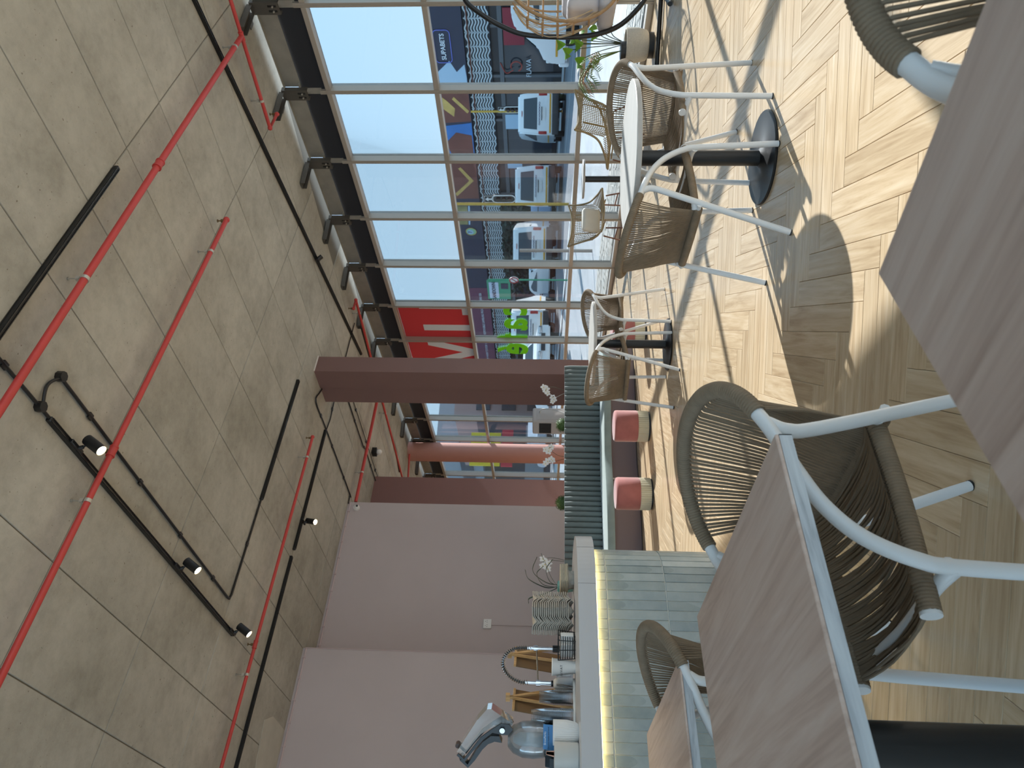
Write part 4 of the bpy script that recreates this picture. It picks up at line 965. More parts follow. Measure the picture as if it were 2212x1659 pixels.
def topiary(x, label, r=.1):
    y = yp(x); t = thing('topiary_ball', label, 'plant', (x, y, .70), 0, 'small topiary balls')
    MB().lathe([(0.0001, 0), (.05, 0), (.065, .10), (.0001, .10)], (0, 0, 0), 18).build('pot', PLASTIC_W, t)
    m_ = MB(); rn = random.Random(int(x * 100)); m_.ball((0, 0, .22), r * .86, 14, 10)
    for k in range(900):
        z = rn.uniform(-1, 1); a = rn.uniform(0, 2 * PI); q = math.sqrt(1 - z * z); d = Vector((q * math.cos(a), q * math.sin(a), z)); c = Vector((0, 0, .22)) + d * r * rn.uniform(.86, 1.06)
        u = d.orthogonal().normalized(); u = Matrix.Rotation(rn.uniform(0, 6), 3, d) @ u; w = d.cross(u); l = .012
        m_.add([c - u * l * .5, c + w * l * .4 + d * .003, c + u * l * .7 + d * .006, c - w * l * .4 + d * .003], [(0, 1, 2, 3)])
    o = m_.build('foliage', mat('box_leaf', lin(78, 106, 52), 0.55, var=0.35, vs=60), t); tag(o, kind='stuff'); return t
topiary(6.08, 'small clipped topiary ball in front of the grey air cooler'); topiary(5.03, 'small clipped topiary ball in front of the wide mauve pier')
# air cooler
t = thing('air_cooler', 'tall pale grey air cooler standing behind the bench', 'air cooler', (7.27, 9.475, 0)); AC = mat('appliance_grey', lin(206, 200, 196), 0.45)
MB().rbox((0, 0, .69), (.30, .35, 1.38), .03, 3).build('body', AC, t); MB().rbox((0.01, -.176, .72), (.24, .01, 1.18), .02, 2).build('front_panel', AC, t)
MB().box((-.1505, 0, 1.17), (.004, .27, .2)).build('grille_recess', BLACK, t)
for k in range(9): MB().box((-.153, -.12 + k * .03, 1.17), (.01, .007, .2)).build('grille_bar', mat('grille_grey', lin(80, 78, 76), 0.5), t)
MB().tube(cr([V(0.02, -.182, 1.26), V(.06, -.25, 1.22), V(-.1, -.42, 1.0), V(-.28, -.5, .75)], 8), .008, 6).build('power_cable', PLASTIC_W, t)
MB().cyl((.05, -.181, 1.26), (.05, -.186, 1.26), .012, 12).build('logo_disc', mat('logo_grey', lin(120, 116, 112), 0.5), t)

# ================================================================ WINDOW SEATS
LR = mat('lounge_rope', lin(150, 134, 104), 0.8, var=0.1, vs=20); BRN = mat('brown_steel', lin(112, 72, 56), 0.5)
def lounge_chair(x, y, th, label, cushion):
    t = thing('lounge_chair', label, 'chair', (x, y, 0), th, 'woven lounge chairs')
    for s_ in (-1, 1):
        P = cr([V(s_ * .33, -.42, .86), V(s_ * .30, -.34, .72), V(s_ * .29, -.20, .56), V(s_ * .30, .05, .46), V(s_ * .31, .30, .40)], 6); MB().tube(P, .014, 8).build('side_frame', LR, t)
        MB().tube([V(s_ * .15, -.36, .75), V(s_ * .15, -.24, .36), V(s_ * .15, .28, .35)], .009, 6).build('inner_rib', LR, t)
        lg = MB(); lg.tube([V(s_ * .24, -.16, .34), V(s_ * .28, -.30, 0.0), V(s_ * .28, -.28, .0)], .011, 6); lg.tube([V(s_ * .24, .2, .34), V(s_ * .27, .30, 0.0)], .011, 6); lg.tube([V(s_ * .26, -.24, .17), V(s_ * .255, .25, .17)], .010, 6); lg.build('leg_frame', BRN, t)
    MB().tube(cr([V(-.33, -.42, .86), V(-.17, -.37, .815), V(0, -.355, .80), V(.17, -.37, .815), V(.33, -.42, .86)], 6), .014, 8).build('top_rail', LR, t)
    MB().tube([V(-.31, .30, .40), V(0, .31, .37), V(.31, .30, .40)], .014, 8).build('front_rail', LR, t)
    m_ = MB()
    def surf(u, v):
        x_ = (u - .5) * 2; y_ = -.36 + v * .66 if v > .45 else -.36 + .0 * v
        if v < .5: q = v / .5; return Vector((x_ * (.32 - .04 * q), -.37 + .15 * q - .03 * (x_ ** 2), .81 - .45 * q + .05 * x_ ** 2 * (1 - q) + .14 * abs(x_) ** 4 * q))
        q = (v - .5) / .5; return Vector((x_ * (.28 + .03 * q), -.22 + .52 * q, .36 + .02 * q + .14 * abs(x_) ** 4 * (1 - q * .7)))
    for k in range(34):
        v = (k + .5) / 34; m_.tube([surf(i / 10, v) for i in range(11)], .0048, 4, caps=False)
    for k in range(22):
        u = (k + .5) / 22; m_.tube([surf(u, i / 12) for i in range(13)], .0042, 4, caps=False)
    tag(m_.build('woven_cords', LR, t), kind='stuff')
    if cushion:
        c_ = tag(MB().rbox((0, 0, 0), (.36, .12, .28), .055, 4, m=Matrix.Rotation(math.radians(-20), 3, 'X')).build('cushion', mat('off_white_linen', lin(226, 222, 212), 0.85, var=0.04)), 'off-white cushion propped on the further woven lounge chair', 'cushion')
        c_.location = t.location + Matrix.Rotation(th, 3, 'Z') @ Vector((0, -.17, .53)); c_.rotation_euler = (0, 0, th)
    return t
lounge_chair(8.45, 4.92, -0.28, 'woven lounge chair by the window, nearer the potted palm', False)
lounge_chair(8.72, 6.40, 2.55, 'woven lounge chair by the window with an off-white cushion', True)
round_table(8.50, 5.62, 'small white round table between the two woven lounge chairs', 0.26, 0.71, 0.2, 'low round table')

# hanging egg chair
RAT = mat('rattan', lin(172, 138, 100), 0.55, var=0.15, vs=25); RAT_L = mat('rattan_core', lin(206, 186, 152), 0.6)
EC = Vector((7.92, 2.98, 0)); eg = thing('egg_chair', 'hanging rattan egg chair on a black stand, cut by the picture edge', 'hanging chair', (0, 0, 0))
def er(a, b, z): return EC + RGT * a + FWD * b + Vector((0, 0, z))
MB().tube(cr([er(.05, .05, 2.12), er(-.08, .06, 2.06), er(-.20, .08, 1.90), er(-.30, .12, 1.70), er(-.38, .15, 1.45), er(-.40, .17, 1.05), er(-.38, .17, .72), er(-.30, .15, .46), er(-.14, .1, .26), er(.02, .04, .13), er(.02, .02, .03)], 6), .026, 12).build('stand_pole', BLACK, eg)
MB().tube([er(.02, .04, .03), Vector((7.60, 3.64, .03))], .024, 10).build('foot_bar', BLACK, eg); MB().tube([er(.02, .04, .03), Vector((7.28, 2.87, .03))], .024, 10).build('foot_bar', BLACK, eg)
MB().tube([er(.02, .04, .03), er(.75, .45, .03)], .024, 10).build('foot_bar', BLACK, eg)
ch = MB()
for k in range(12):
    p = er(.05, .02, 2.06).lerp(er(.0, -.02, 1.58), (k + .5) / 12); d = .02; ch.tube([p + (RGT if k % 2 else FWD) * math.cos(q * PI / 4) * .010 + Vector((0, 0, math.sin(q * PI / 4) * .024)) for q in range(8)], .0035, 5, closed=True)
ch.build('chain', STEEL, eg)
def shell(a, z):
    """radius of the egg at height parameter"""
    return 0.44 * (math.sin(PI * min(1, max(0, (1.60 - z) / 1.18)) ** 0.75)) ** 0.7 if 0.42 < z < 1.60 else 0.02
def rimp(q):
    a = q * 2 * PI; z = 1.02 + .56 * math.cos(a); w = .42 * math.sin(a) * (1.0 - .22 * math.cos(a)); return er(w, -.20 + .12 * math.cos(a), z)
MB().tube([rimp(i / 48) for i in range(48)], .017, 10, closed=True).build('rim_hoop', RAT, eg)
for k in range(7):
    z = .46 + k * .16; r = shell(0, z); MB().tube([er(r * math.cos(a), r * math.sin(a) * .9 + .02, z) for a in [(-.12 + 1.24 * i / 20) * PI for i in range(21)]], .011, 8).build('hoop', RAT, eg)
for k in range(5):
    a = (-.1 + .3 * k) * PI; MB().tube(cr([er(shell(0, z) * math.cos(a), shell(0, z) * math.sin(a) * .9 + .02, z) for z in (1.57, 1.45, 1.25, 1.0, .75, .55, .44)], 4), .010, 8).build('rib', RAT, eg)
m_ = MB(); rn = random.Random(4)
for k in range(26):
    a = (-.15 + 1.3 * k / 26) * PI; tw = rn.choice((-.25, .25, .1, -.1)) * PI; m_.tube([er((shell(0, z) + .004) * math.cos(a + tw * i / 9), (shell(0, z) + .004) * math.sin(a + tw * i / 9) * .9 + .02, z) for i, z in enumerate([1.55 - .12 * q for q in range(10)])], .0035, 5, caps=False)
tag(m_.build('cane_strands', RAT_L, eg), kind='stuff')
for k, (a, b, z, sx, sy, sz, rx, lab) in enumerate(((-.02, .0, .60, .62, .58, .17, 0, 'pale grey seat cushion in the rattan egg chair'), (-.20, .02, .84, .16, .40, .34, 0, 'pale grey side cushion standing in the rattan egg chair'), (.06, .20, .86, .46, .16, .40, -.2, 'pale grey back cushion in the rattan egg chair'))):
    o = tag(MB().rbox((0, 0, 0), (sx, sy, sz), min(sx, sy, sz) * .45, 4, m=Matrix.Rotation(rx, 3, 'X')).build('cushion', mat('pale_grey_cushion', lin(200, 196, 200), 0.85, var=0.03), None), lab, 'cushion', 'egg chair cushions'); o.location = er(a, b, z); o.rotation_euler = (0, 0, -_az)

# potted plants
pt = thing('potted_palm', 'palm and leafy plant in a rounded pale stone pot by the window', 'potted plant', (8.30, 3.72, 0))
MB().lathe([(0.0001, .055), (.13, .055), (.16, .08), (.185, .18), (.19, .30), (.185, .315), (.17, .315), (.165, .27), (.0001, .26)], (0, 0, 0), 36).build('pot', mat('pale_stone', lin(196, 190, 178), 0.85, var=0.08, vs=60, bump=0.2, bs=200), pt)
MB().cyl((0, 0, 0), (0, 0, .055), .14, 24).build('pot_stand', BLACK, pt); MB().cyl(RGT * -.06 + Vector((0, 0, .26)), RGT * -.06 + Vector((0, 0, .37)), .1, 20).build('inner_pot', BLACK, pt)
LG = mat('bright_leaf', lin(118, 168, 52), 0.45, var=0.15, vs=20); LG2 = mat('palm_leaf', lin(96, 128, 50), 0.5, var=0.2, vs=30)
def leaf(parent, base, tip, w, mt, name='leaf', bend=.08):
    b, tp = Vector(base), Vector(tip); d = (tp - b); n = d.cross(Vector((0.3, 0.2, 1))).normalized(); up2 = n.cross(d).normalized(); m_ = MB(); vs, fs = [], []
    for i in range(8):
        q = i / 7; p = b + d * q + up2 * bend * math.sin(PI * q); ww = w * (math.sin(PI * min(1, q * 1.0 + .03)) ** .8) + .001; vs += [p - n * ww + up2 * ww * .25, p, p + n * ww + up2 * ww * .25]
    for i in range(7): fs += [(3 * i, 3 * i + 1, 3 * i + 4, 3 * i + 3), (3 * i + 1, 3 * i + 2, 3 * i + 5, 3 * i + 4)]
    return m_.add(vs, fs, True).build(name, mt, parent)
for (a, b, z, w) in ((.14, -.1, .50, .075), (.20, .0, .62, .07), (.05, -.15, .62, .06), (-.02, -.1, .80, .08), (.10, .05, .85, .07), (-.10, -.12, .92, .065), (.02, .0, 1.0, .06), (-.16, -.05, .78, .06), (.16, .1, .75, .06)):
    s0 = RGT * .02 + Vector((0, 0, .30)); e0 = RGT * a + FWD * b + Vector((0, 0, z)); MB().tube(cr([s0, s0.lerp(e0, .5) + Vector((0, 0, .05)), e0], 4), .005, 5).build('stem', STEM, pt)
    leaf(pt, e0, e0 + RGT * (a * .5 - .06) + FWD * -.08 + Vector((0, 0, .02 - .05 * (z < .6))), w, LG)
rn = random.Random(9)
for k in range(11):
    an = rn.uniform(.6, 2.6) * PI / 2; L = rn.uniform(.45, .68); dirn = RGT * (-abs(math.cos(an)) * .9 - .1) + FWD * (math.sin(an) - .5) * .6
    P = cr([RGT * -.06 + Vector((0, 0, .36)), RGT * -.06 + dirn * L * .25 + Vector((0, 0, .36 + L * .5)), RGT * -.06 + dirn * L * .6 + Vector((0, 0, .36 + L * .72)), RGT * -.06 + dirn * L * .95 + Vector((0, 0, .36 + L * .6))], 6)
    m_ = MB(); m_.tube(P, .0035, 5)
    for i in range(6, len(P)):
        tg = (P[i] - P[i - 1]).normalized(); sd = tg.cross(Vector((0, 0, 1))).normalized()
        for s_ in (-1, 1):
            tip = P[i] + sd * s_ * .10 + tg * .09 - Vector((0, 0, .02)); w = tg * .006; m_.add([P[i] - w, P[i] + w, P[i].lerp(tip, .5) + w * 1.2 + Vector((0, 0, .004)), tip, P[i].lerp(tip, .5) - w * 1.2 + Vector((0, 0, .004))], [(0, 1, 2, 4), (4, 2, 3)])
    m_.build('frond', LG2 if k % 4 else mat('dry_frond', lin(176, 118, 62), 0.7), pt)
# ================================================================ OUTSIDE
def zg(s, t):
    q = min(1, max(0, (t - 3.5) / 7.5)); q = q * q * (3 - 2 * q); return -0.02 + q * (0.50 + 0.03 * max(-4, min(8, s - 10)))
PAVE = mat('pale_paving', lin(176, 178, 180), 0.85, var=0.1, vs=1.5, bump=0.2, bs=60); ROAD = mat('asphalt', lin(112, 116, 122), 0.9, var=0.12, vs=2); KERB = mat('kerb_stone', lin(204, 206, 206), 0.85)
def ground(name, t0, t1, s0, s1, mt, dz=0.0, nt=8, ns=14):
    m_ = MB(); m_.grid(lambda u, v: wp(s0 + (s1 - s0) * u, t0 + (t1 - t0) * v, zg(s0 + (s1 - s0) * u, t0 + (t1 - t0) * v) + dz), ns, nt); o = m_.build(name, mt); return struct(o)
ground('pavement', 0.16, 9.0, -30, 90, PAVE); ground('road', 9.0, 19.2, -40, 110, ROAD, -0.0); ground('far_pavement', 19.2, 60, -60, 160, PAVE, 0.08)
ground('trim_1', 8.85, 9.05, -40, 110, KERB, 0.06, 2, 40); ground('trim_2', 19.1, 19.3, -40, 110, KERB, 0.12, 2, 40); ground('trim_3', 13.9, 14.0, -40, 110, KERB, 0.012, 2, 40)
# rough cobble strip along the glass, every block its own
PV = mat('rough_cobble', lin(186, 184, 178), 0.95, var=0.18, vs=9, bump=0.5, bs=80)
cob = struct(empty('cobble_strip')); cme = MB().rbox((0, 0, 0), (0.19, 0.095, 0.05), 0.012, 1).mesh('cobble'); cme.materials.append(PV); cv = MB()
nc = 0
for i in range(18):
    for j in range(-26, 40):
        s = j * 0.2 + (i % 2) * 0.1; t = 0.75 + i * 0.105; p = wp(s, t, -0.012 + random.uniform(-.006, .006))
        if -4.2 < s < 0.6 and i < 13 and nc < 300: o = obj('cobble', cme, None, cob, p, WROT + random.uniform(-.04, .04)); nc += 1
        else: cv.box(p, (0.19, 0.095, 0.05), WROT + random.uniform(-.04, .04))
tag(cv.build('cobbles_beyond', PV, cob), kind='stuff')

# ---- building across the street
TB = 21.75
NAVY = mat('banner_navy', lin(48, 52, 72), 0.6, var=0.06, vs=2); DARKW = mat('dark_shopfront', lin(34, 36, 42), 0.4, var=0.15, vs=0.6); MULW = mat('shop_frame', lin(96, 98, 102), 0.5); LAT = mat('lattice_white', lin(196, 206, 210), 0.6); LATB = mat('lattice_void', lin(28, 30, 38), 0.7); RUST = mat('rusty_pipe', lin(110, 62, 48), 0.8)
bld = thing('betting_shop_building', 'long dark shop building across the street with wavy white lattice and banners', 'building', wp(20, TB, 0)); bld.location = (0, 0, 0)
m_ = MB(); wbox(m_, 2, 44, TB + .3, TB + 9, 0, 6.5); m_.build('wall', DARKW, bld)
m_ = MB(); wbox(m_, 2, 44, TB + .1, TB + .32, 3.90, 5.10); m_.build('lattice_backing', LATB, bld)
lat = MB()
for r_ in range(8):
    z = 0.075 + r_ * 0.137; pts = []
    for q in range(2):
        for i in range(9):
            x = q * .69 + .03 + .63 * i / 8; pts.append((x, z + .055 * math.sin(2 * PI * i / 8 + (PI if q else 0))))
    for q in range(2):
        pp = pts[q * 9:q * 9 + 9]; lat.add([(p[0], 0, p[1] - .035) for p in pp] + [(p[0], 0, p[1] + .035) for p in pp] + [(p[0], .03, p[1] - .035) for p in pp] + [(p[0], .03, p[1] + .035) for p in pp], [(i, i + 1, 9 + i + 1, 9 + i) for i in range(8)] + [(9 + i, 9 + i + 1, 27 + i + 1, 27 + i) for i in range(8)] + [(i, i + 1, 18 + i + 1, 18 + i) for i in range(8)])
for x in (0.02, .68, .71, 1.36): lat.box((x, .0, .56), (.02, .03, 1.12))
lat_me = lat.mesh('lattice_panel'); lat_me.materials.append(LAT)
for k in range(30):
    o = obj('lattice_panel', lat_me, None, bld, wp(2.3 + k * 1.385, TB + .08, 3.94), WROT); o.scale = (1, -1, 1)
MB().tube([wp(2, TB + .0, 4.93), wp(20, TB + .0, 4.86), wp(44, TB, 4.92)], .03, 8).build('rusty_pipe', RUST, bld)
ban = tag(empty('banner_board'), 'long printed banner board above the lattice across the street', 'banner')
m_ = MB(); wbox(m_, 6, 44, TB + .02, TB + .25, 5.12, 6.62); m_.build('board', NAVY, ban)
def print_(poly, mt, name='print', d=0.0): MB().ext(poly, wp(0, TB + .012 - d, 0), WD, (0, 0, 1), WO, .006).build(name, mt, ban)
PB, PBR, PGD, PLB, PMR = mat('print_blue', lin(58, 120, 190), .6, var=.15, vs=1.5), mat('print_brown', lin(120, 70, 58), .6, var=.2, vs=1.2), mat('print_gold', lin(206, 172, 96), .6, var=.2, vs=2), mat('print_pale_blue', lin(176, 204, 226), .6), mat('print_maroon', lin(112, 62, 84), .6, var=.08)
print_([(12.0, 5.9), (12.7, 6.62), (13.6, 6.62), (13.6, 5.15), (12.9, 5.15), (12.2, 5.2), (12.6, 5.6)], PLB); print_([(13.75, 5.15), (15.5, 5.15), (15.6, 6.62), (13.75, 6.62)], PBR)
print_([(13.9, 6.62), (14.6, 6.62), (15.2, 6.0), (14.7, 5.9), (14.2, 6.3)], PGD, d=.008); print_([(14.0, 5.9), (14.15, 6.0), (15.0, 5.3), (14.85, 5.2)], PGD, d=.009)
print_([(15.6, 5.15), (17.9, 5.15), (17.9, 6.62), (15.8, 6.62)], PB); print_([(16.4, 5.2), (17.6, 5.2), (17.9, 6.3), (16.9, 6.62), (16.2, 6.0)], PBR, d=.008)
print_([(18.3, 5.15), (21.0, 5.15), (21.0, 6.62), (18.3, 6.62)], PBR); print_([(18.6, 6.0), (19.6, 5.35), (20.8, 6.4), (20.6, 6.5), (19.6, 5.6), (18.7, 6.15)], PGD, d=.008)
print_([(21.6, 5.75), (23.2, 5.85), (23.2, 5.95), (21.6, 5.85)], PLB); print_([(21.6, 5.9), (23.2, 6.0), (23.2, 6.6), (21.6, 6.6)], mat('print_olive', lin(150, 140, 90), .6, var=.2, vs=3))
print_([(29.5, 5.15), (44, 5.15), (44, 6.62), (29.5, 6.62)], PMR)
m_ = MB(); m_.tube([wp(23.8 + .32 * math.cos(a * PI / 12), TB + .0, 5.85 + .32 * math.sin(a * PI / 12)) for a in range(24)], .02, 5, closed=True); m_.build('print_ring', PGD, ban)
print_([(23.8 + .3 * math.cos(a * PI / 12), 5.85 + .3 * math.sin(a * PI / 12)) for a in range(24)], mat('print_ball', lin(150, 196, 150), .6), d=.004); print_([(23.85 + .2 * math.cos(a * PI / 12), 5.9 + .2 * math.sin(a * PI / 12)) for a in range(24)], PLB, d=.008)
def bm_(s, z, d=0.02): return frame_m(wp(s, TB - d, z), -WD, (0, 0, 1))
text('lettering', '7', .34, NAVY, ban, bm_(23.85, 5.9), .002)
text('lettering', 'SUPABETS', .30, WHITE_V, ban, bm_(11.25, 6.1), .002, .006)
NEON = mat('print_neon', lin(120, 130, 220), .5); m_ = MB(); rr_ = []
for (cx_, cz_, a0) in ((11.9, 6.32, 0), (10.6, 6.32, 1), (10.6, 5.92, 2), (11.9, 5.92, 3)):
    for i in range(5): a = (a0 + i / 4) * PI / 2; rr_.append(wp(cx_ + .18 * math.cos(a), TB - .005, cz_ + .18 * math.sin(a)))
m_.tube(rr_, .02, 5, closed=True); m_.build('neon_outline', NEON, ban)
text('lettering', 'WINNERS KNOW WHEN TO STOP  NATIONAL RESPONSIBLE GAMBLING PROGRAMME 0800 006', .24, WHITE_V, ban, bm_(35.2, 5.75), .002)
# shopfront below
for s in [2.5 + 2.6 * k for k in range(16)]:
    m_ = MB(); wbox(m_, s, s + .14, TB + .18, TB + .32, .55, 3.9); m_.build('pilaster', MULW, bld)
    m_ = MB(); wbox(m_, s + .2, s + 2.5, TB + .26, TB + .3, 1.0, 3.3); m_.build('shop_window', mat('shop_glass', lin(46, 56, 66), 0.12), bld)
m_ = MB(); wbox(m_, 2, 44, TB + .15, TB + .32, 3.35, 3.55); m_.build('shop_fascia', MULW, bld)
m_ = MB(); wbox(m_, 9.5, 11.3, TB + .14, TB + .2, 2.35, 3.3); m_.build('red_poster', mat('poster_red', lin(150, 48, 62), .6), bld)
m_ = MB(); wbox(m_, 15.2, 16.1, TB + .14, TB + .2, 2.5, 3.4); m_.build('white_poster', PLB, bld); m_ = MB(); wbox(m_, 18.0, 18.8, TB + .14, TB + .2, 2.6, 3.4); m_.build('white_poster', PLB, bld)
text('lettering', 'FLAVA', .34, WHITE_V, bld, frame_m(wp(12.5, TB + .12, 2.15), -WD, (0, 0, 1)), .002)
m_ = MB(); m_.tube([wp(12.4 + .26 * math.cos(a * PI / 8), TB + .12, 2.75 + .26 * math.sin(a * PI / 8)) for a in range(3, 16)], .035, 6); m_.tube(cr([wp(12.6, TB + .12, 2.9), wp(12.75, TB + .12, 3.25), wp(12.2, TB + .12, 3.5)], 5), .025, 6); m_.build('bird_logo', mat('logo_rust', lin(170, 72, 60), .5), bld)
# foliage hedge in front of the shop further along
hd = MB(); rn = random.Random(2)
for k in range(1500):
    p = wp(rn.uniform(21, 29), TB - rn.uniform(.2, 1.0), rn.uniform(.9, 3.9)); u = Vector((rn.uniform(-1, 1), rn.uniform(-1, 1), rn.uniform(-1, 1))).normalized(); w = u.orthogonal().normalized() * .13; u = u * .16; hd.add([p - u, p - w, p + u, p + w], [(0, 1, 2, 3)])
tag(hd.build('hedge', mat('hedge_dark', lin(48, 62, 50), .7, var=.3, vs=4)), 'tall dark hedge in front of the shop across the street', 'hedge', kind='stuff')

# ---- far buildings seen left of the mauve column
def building(s0, s1, t0, t1, h, mt, label, bands, roof=None):
    b = thing('far_building', label, 'building', (0, 0, 0)); m_ = MB(); wbox(m_, s0, s1, t0, t1, 0, h); m_.build('wall', mt, b)
    for (a, c, z0, z1, m2, nm) in bands: m_ = MB(); wbox(m_, a, c, t0 - .12, t0 + .02, z0, z1); m_.build(nm, m2, b); m_ = MB(); wbox(m_, s0 - .12, s0 + .02, t0 + .5, t1 - .5, z0, z1); m_.build(nm, m2, b)
    return b
GRB, PKB, DKB = mat('pale_grey_render', lin(150, 160, 168), .8), mat('pinkish_render', lin(186, 154, 148), .8), mat('dark_cladding', lin(74, 80, 90), .7)
building(45, 56, 19.9, 30, 9.0, PKB, 'pinkish office block in the distance with dark window bands', [(45.3, 55.7, 1.5 + 2.2 * k, 2.7 + 2.2 * k, DKB, 'window_band') for k in range(3)])
building(58, 80, 22, 34, 12.5, GRB, 'tall grey block in the distance with dark window bands', [(58.3, 79.7, 1.6 + 2.4 * k, 2.9 + 2.4 * k, DKB, 'window_band') for k in range(4)])
building(40, 48, 9.6, 17, 5.6, DKB, 'low dark building in the distance with a yellow sign', [(40.3, 47.7, 1.2, 2.6, GRB, 'window_band')])
m_ = MB(); wbox(m_, 38.2, 38.4, 12.4, 15.0, 4.4, 6.6); sg = tag(m_.build('yellow_signboard', mat('sign_yellow', lin(226, 204, 50), .6)), 'yellow signboard on the street in the distance', 'sign')
m_ = MB(); wbox(m_, 36.4, 36.6, 11.6, 14.4, 3.4, 4.2); sg = tag(m_.build('red_signboard', mat('sign_red', lin(200, 52, 66), .6)), 'red signboard below the yellow one in the distance', 'sign')
building(60, 90, 2.5, 12, 10.5, GRB, 'pale blue-grey building with terraces at the far end of the street', [(60.2, 89.5, 1.5 + 2.6 * k, 2.8 + 2.6 * k, DKB, 'window_band') for k in range(3)])
tr = thing('street_tree', 'bushy tree at the far end of the street', 'tree', wp(48, 5.2, .6)); tm_ = MB(); rn = random.Random(5)
for k in range(1400):
    d = Vector((rn.gauss(0, 1), rn.gauss(0, 1), rn.gauss(0, 1))).normalized() * 1.9 * rn.random() ** .4; p = d + Vector((0, 0, 3.2)); u = Vector((rn.uniform(-1, 1), rn.uniform(-1, 1), rn.uniform(-1, 1))).normalized(); w = u.orthogonal().normalized() * .14; u = u * .2; tm_.add([p - u, p - w, p + u, p + w], [(0, 1, 2, 3)])
tag(tm_.build('crown', mat('olive_leaf', lin(124, 130, 96), .8, var=.3, vs=3), tr), kind='stuff'); MB().cyl((0, 0, 0), (0, 0, 2.6), .14, 8, .09).build('trunk', mat('bark', lin(96, 80, 66), .9), tr)

# ---- minibuses and cars
VW = mat('van_white', lin(232, 236, 238), 0.3, coat=0.3); VG = mat('van_glass', lin(58, 74, 84), 0.08); VBK = mat('van_bumper', lin(54, 56, 60), 0.6); VY = mat('van_yellow', lin(222, 164, 44), .5); VR = mat('tail_red', lin(170, 44, 44), .3); TY = mat('tyre', lin(30, 30, 32), .8); HUB = mat('hub', lin(170, 172, 174), .4, .5)
def minibus_meshes():
    """local: +y points forward, rear face at y=0, wheels on z=0"""
    D = {}; L, W = 4.7, 0.84
    prof = [(0.02, .38), (0.0, .95), (0.03, 1.15), (0.14, 1.78), (0.32, 1.96), (3.2, 2.0), (3.6, 1.9), (4.15, 1.25), (4.62, 1.05), (4.7, .75), (4.68, .38)]
    def sec(x): return [(y, z) for (y, z) in prof]
    m_ = MB(); vs = []
    for sx, inset in ((-1, 0), (1, 0)):
        for (y, z) in prof:
            k = 1.0 - max(0, (z - 1.1)) * 0.13; vs.append((sx * W * k, y, z))
    n = len(prof); fs = [(i, (i + 1) % n, n + (i + 1) % n, n + i) for i in range(n)] + [tuple(range(n - 1, -1, -1)), tuple(range(n, 2 * n))]
    bm = bmesh.new(); bv = [bm.verts.new(v) for v in vs]
    for f in fs: bm.faces.new([bv[i] for i in f])
    bmesh.ops.recalc_face_normals(bm, faces=list(bm.faces)); bmesh.ops.bevel(bm, geom=list(bm.edges), offset=.07, segments=2, affect='EDGES'); bm.verts.index_update()
    D['body'] = (MB().add([v.co for v in bm.verts], [[v.index for v in f.verts] for f in bm.faces], True).mesh('body'), VW); bm.free()
    rw = MB(); rw.add([(-.62, .028, 1.17), (.62, .028, 1.17), (.56, .115, 1.72), (-.56, .115, 1.72), (-.62, .06, 1.17), (.62, .06, 1.17), (.56, .15, 1.72), (-.56, .15, 1.72)], [(0, 1, 2, 3), (4, 7, 6, 5), (0, 4, 5, 1), (1, 5, 6, 2), (2, 6, 7, 3), (3, 7, 4, 0)]); D['rear_window'] = (rw.mesh('rear_window'), VG)
    sw = MB()
    for sx in (-1, 1):
        for (y0, y1) in ((.35, 1.35), (1.45, 2.5), (2.6, 3.4)): sw.box((sx * .815 * .95, (y0 + y1) / 2, 1.45), (.05, y1 - y0, .5), m=Matrix.Rotation(-sx * .12, 3, 'Y'))
    D['side_window'] = (sw.mesh('side_window'), VG)
    ws = MB(); ws.add([(-.66, 3.72, 1.80), (.66, 3.72, 1.80), (.74, 4.18, 1.29), (-.74, 4.18, 1.29)], [(0, 1, 2, 3)]); ws.add([(-.66, 3.69, 1.78), (.66, 3.69, 1.78), (.74, 4.15, 1.27), (-.74, 4.15, 1.27)], [(3, 2, 1, 0)]); D['windscreen'] = (ws.mesh('windscreen'), VG)
    D['rear_bumper'] = (MB().rbox((0, .02, .43), (1.64, .16, .26), .03, 2).mesh('rear_bumper'), VBK); D['front_bumper'] = (MB().rbox((0, 4.70, .48), (1.66, .16, .3), .05, 2).mesh('front_bumper'), VW)
    D['yellow_stripe'] = (MB().box((0, -.004, .64), (1.5, .02, .06)).box((-.842, 2.3, .7), (.012, 4.2, .06)).box((.842, 2.3, .7), (.012, 4.2, .06)).mesh('yellow_stripe'), VY)
    tl = MB(); [tl.rbox((sx * .74, .03, .94), (.12, .08, .34), .02, 2) for sx in (-1, 1)]; D['tail_light'] = (tl.mesh('tail_light'), VR)
    hl = MB(); [hl.rbox((sx * .62, 4.62, .92), (.3, .12, .18), .03, 2) for sx in (-1, 1)]; D['headlight'] = (hl.mesh('headlight'), CHROME)
    D['number_plate'] = (MB().box((0, -.012, .88), (.46, .012, .11)).mesh('number_plate'), PLASTIC_W); D['handle_bar'] = (MB().box((0, -.012, .985), (.52, .02, .03)).mesh('handle_bar'), VBK); D['brake_light'] = (MB().box((0, .17, 1.80), (.22, .02, .02)).mesh('brake_light'), VR)
    dec = MB()
    for ph in (0, PI): dec.tube([(-.45 + .9 * i / 24, .004, 1.08 + .03 * math.sin(ph + i * PI / 3)) for i in range(25)], .007, 4)
    D['flag_decal'] = (dec.mesh('flag_decal'), mat('decal_navy', lin(70, 74, 110), .5))
    for nm, (x, y) in (('a', (-.72, .95)), ('b', (.72, .95)), ('c', (-.72, 3.75)), ('d', (.72, 3.75))):
        D['wheel_' + nm] = (MB().cyl((x - .1, y, .33), (x + .1, y, .33), .33, 20).mesh('wheel'), TY)
    return D
VM = minibus_meshes()
for k_, (me_, mt_) in VM.items(): me_.materials.append(mt_)
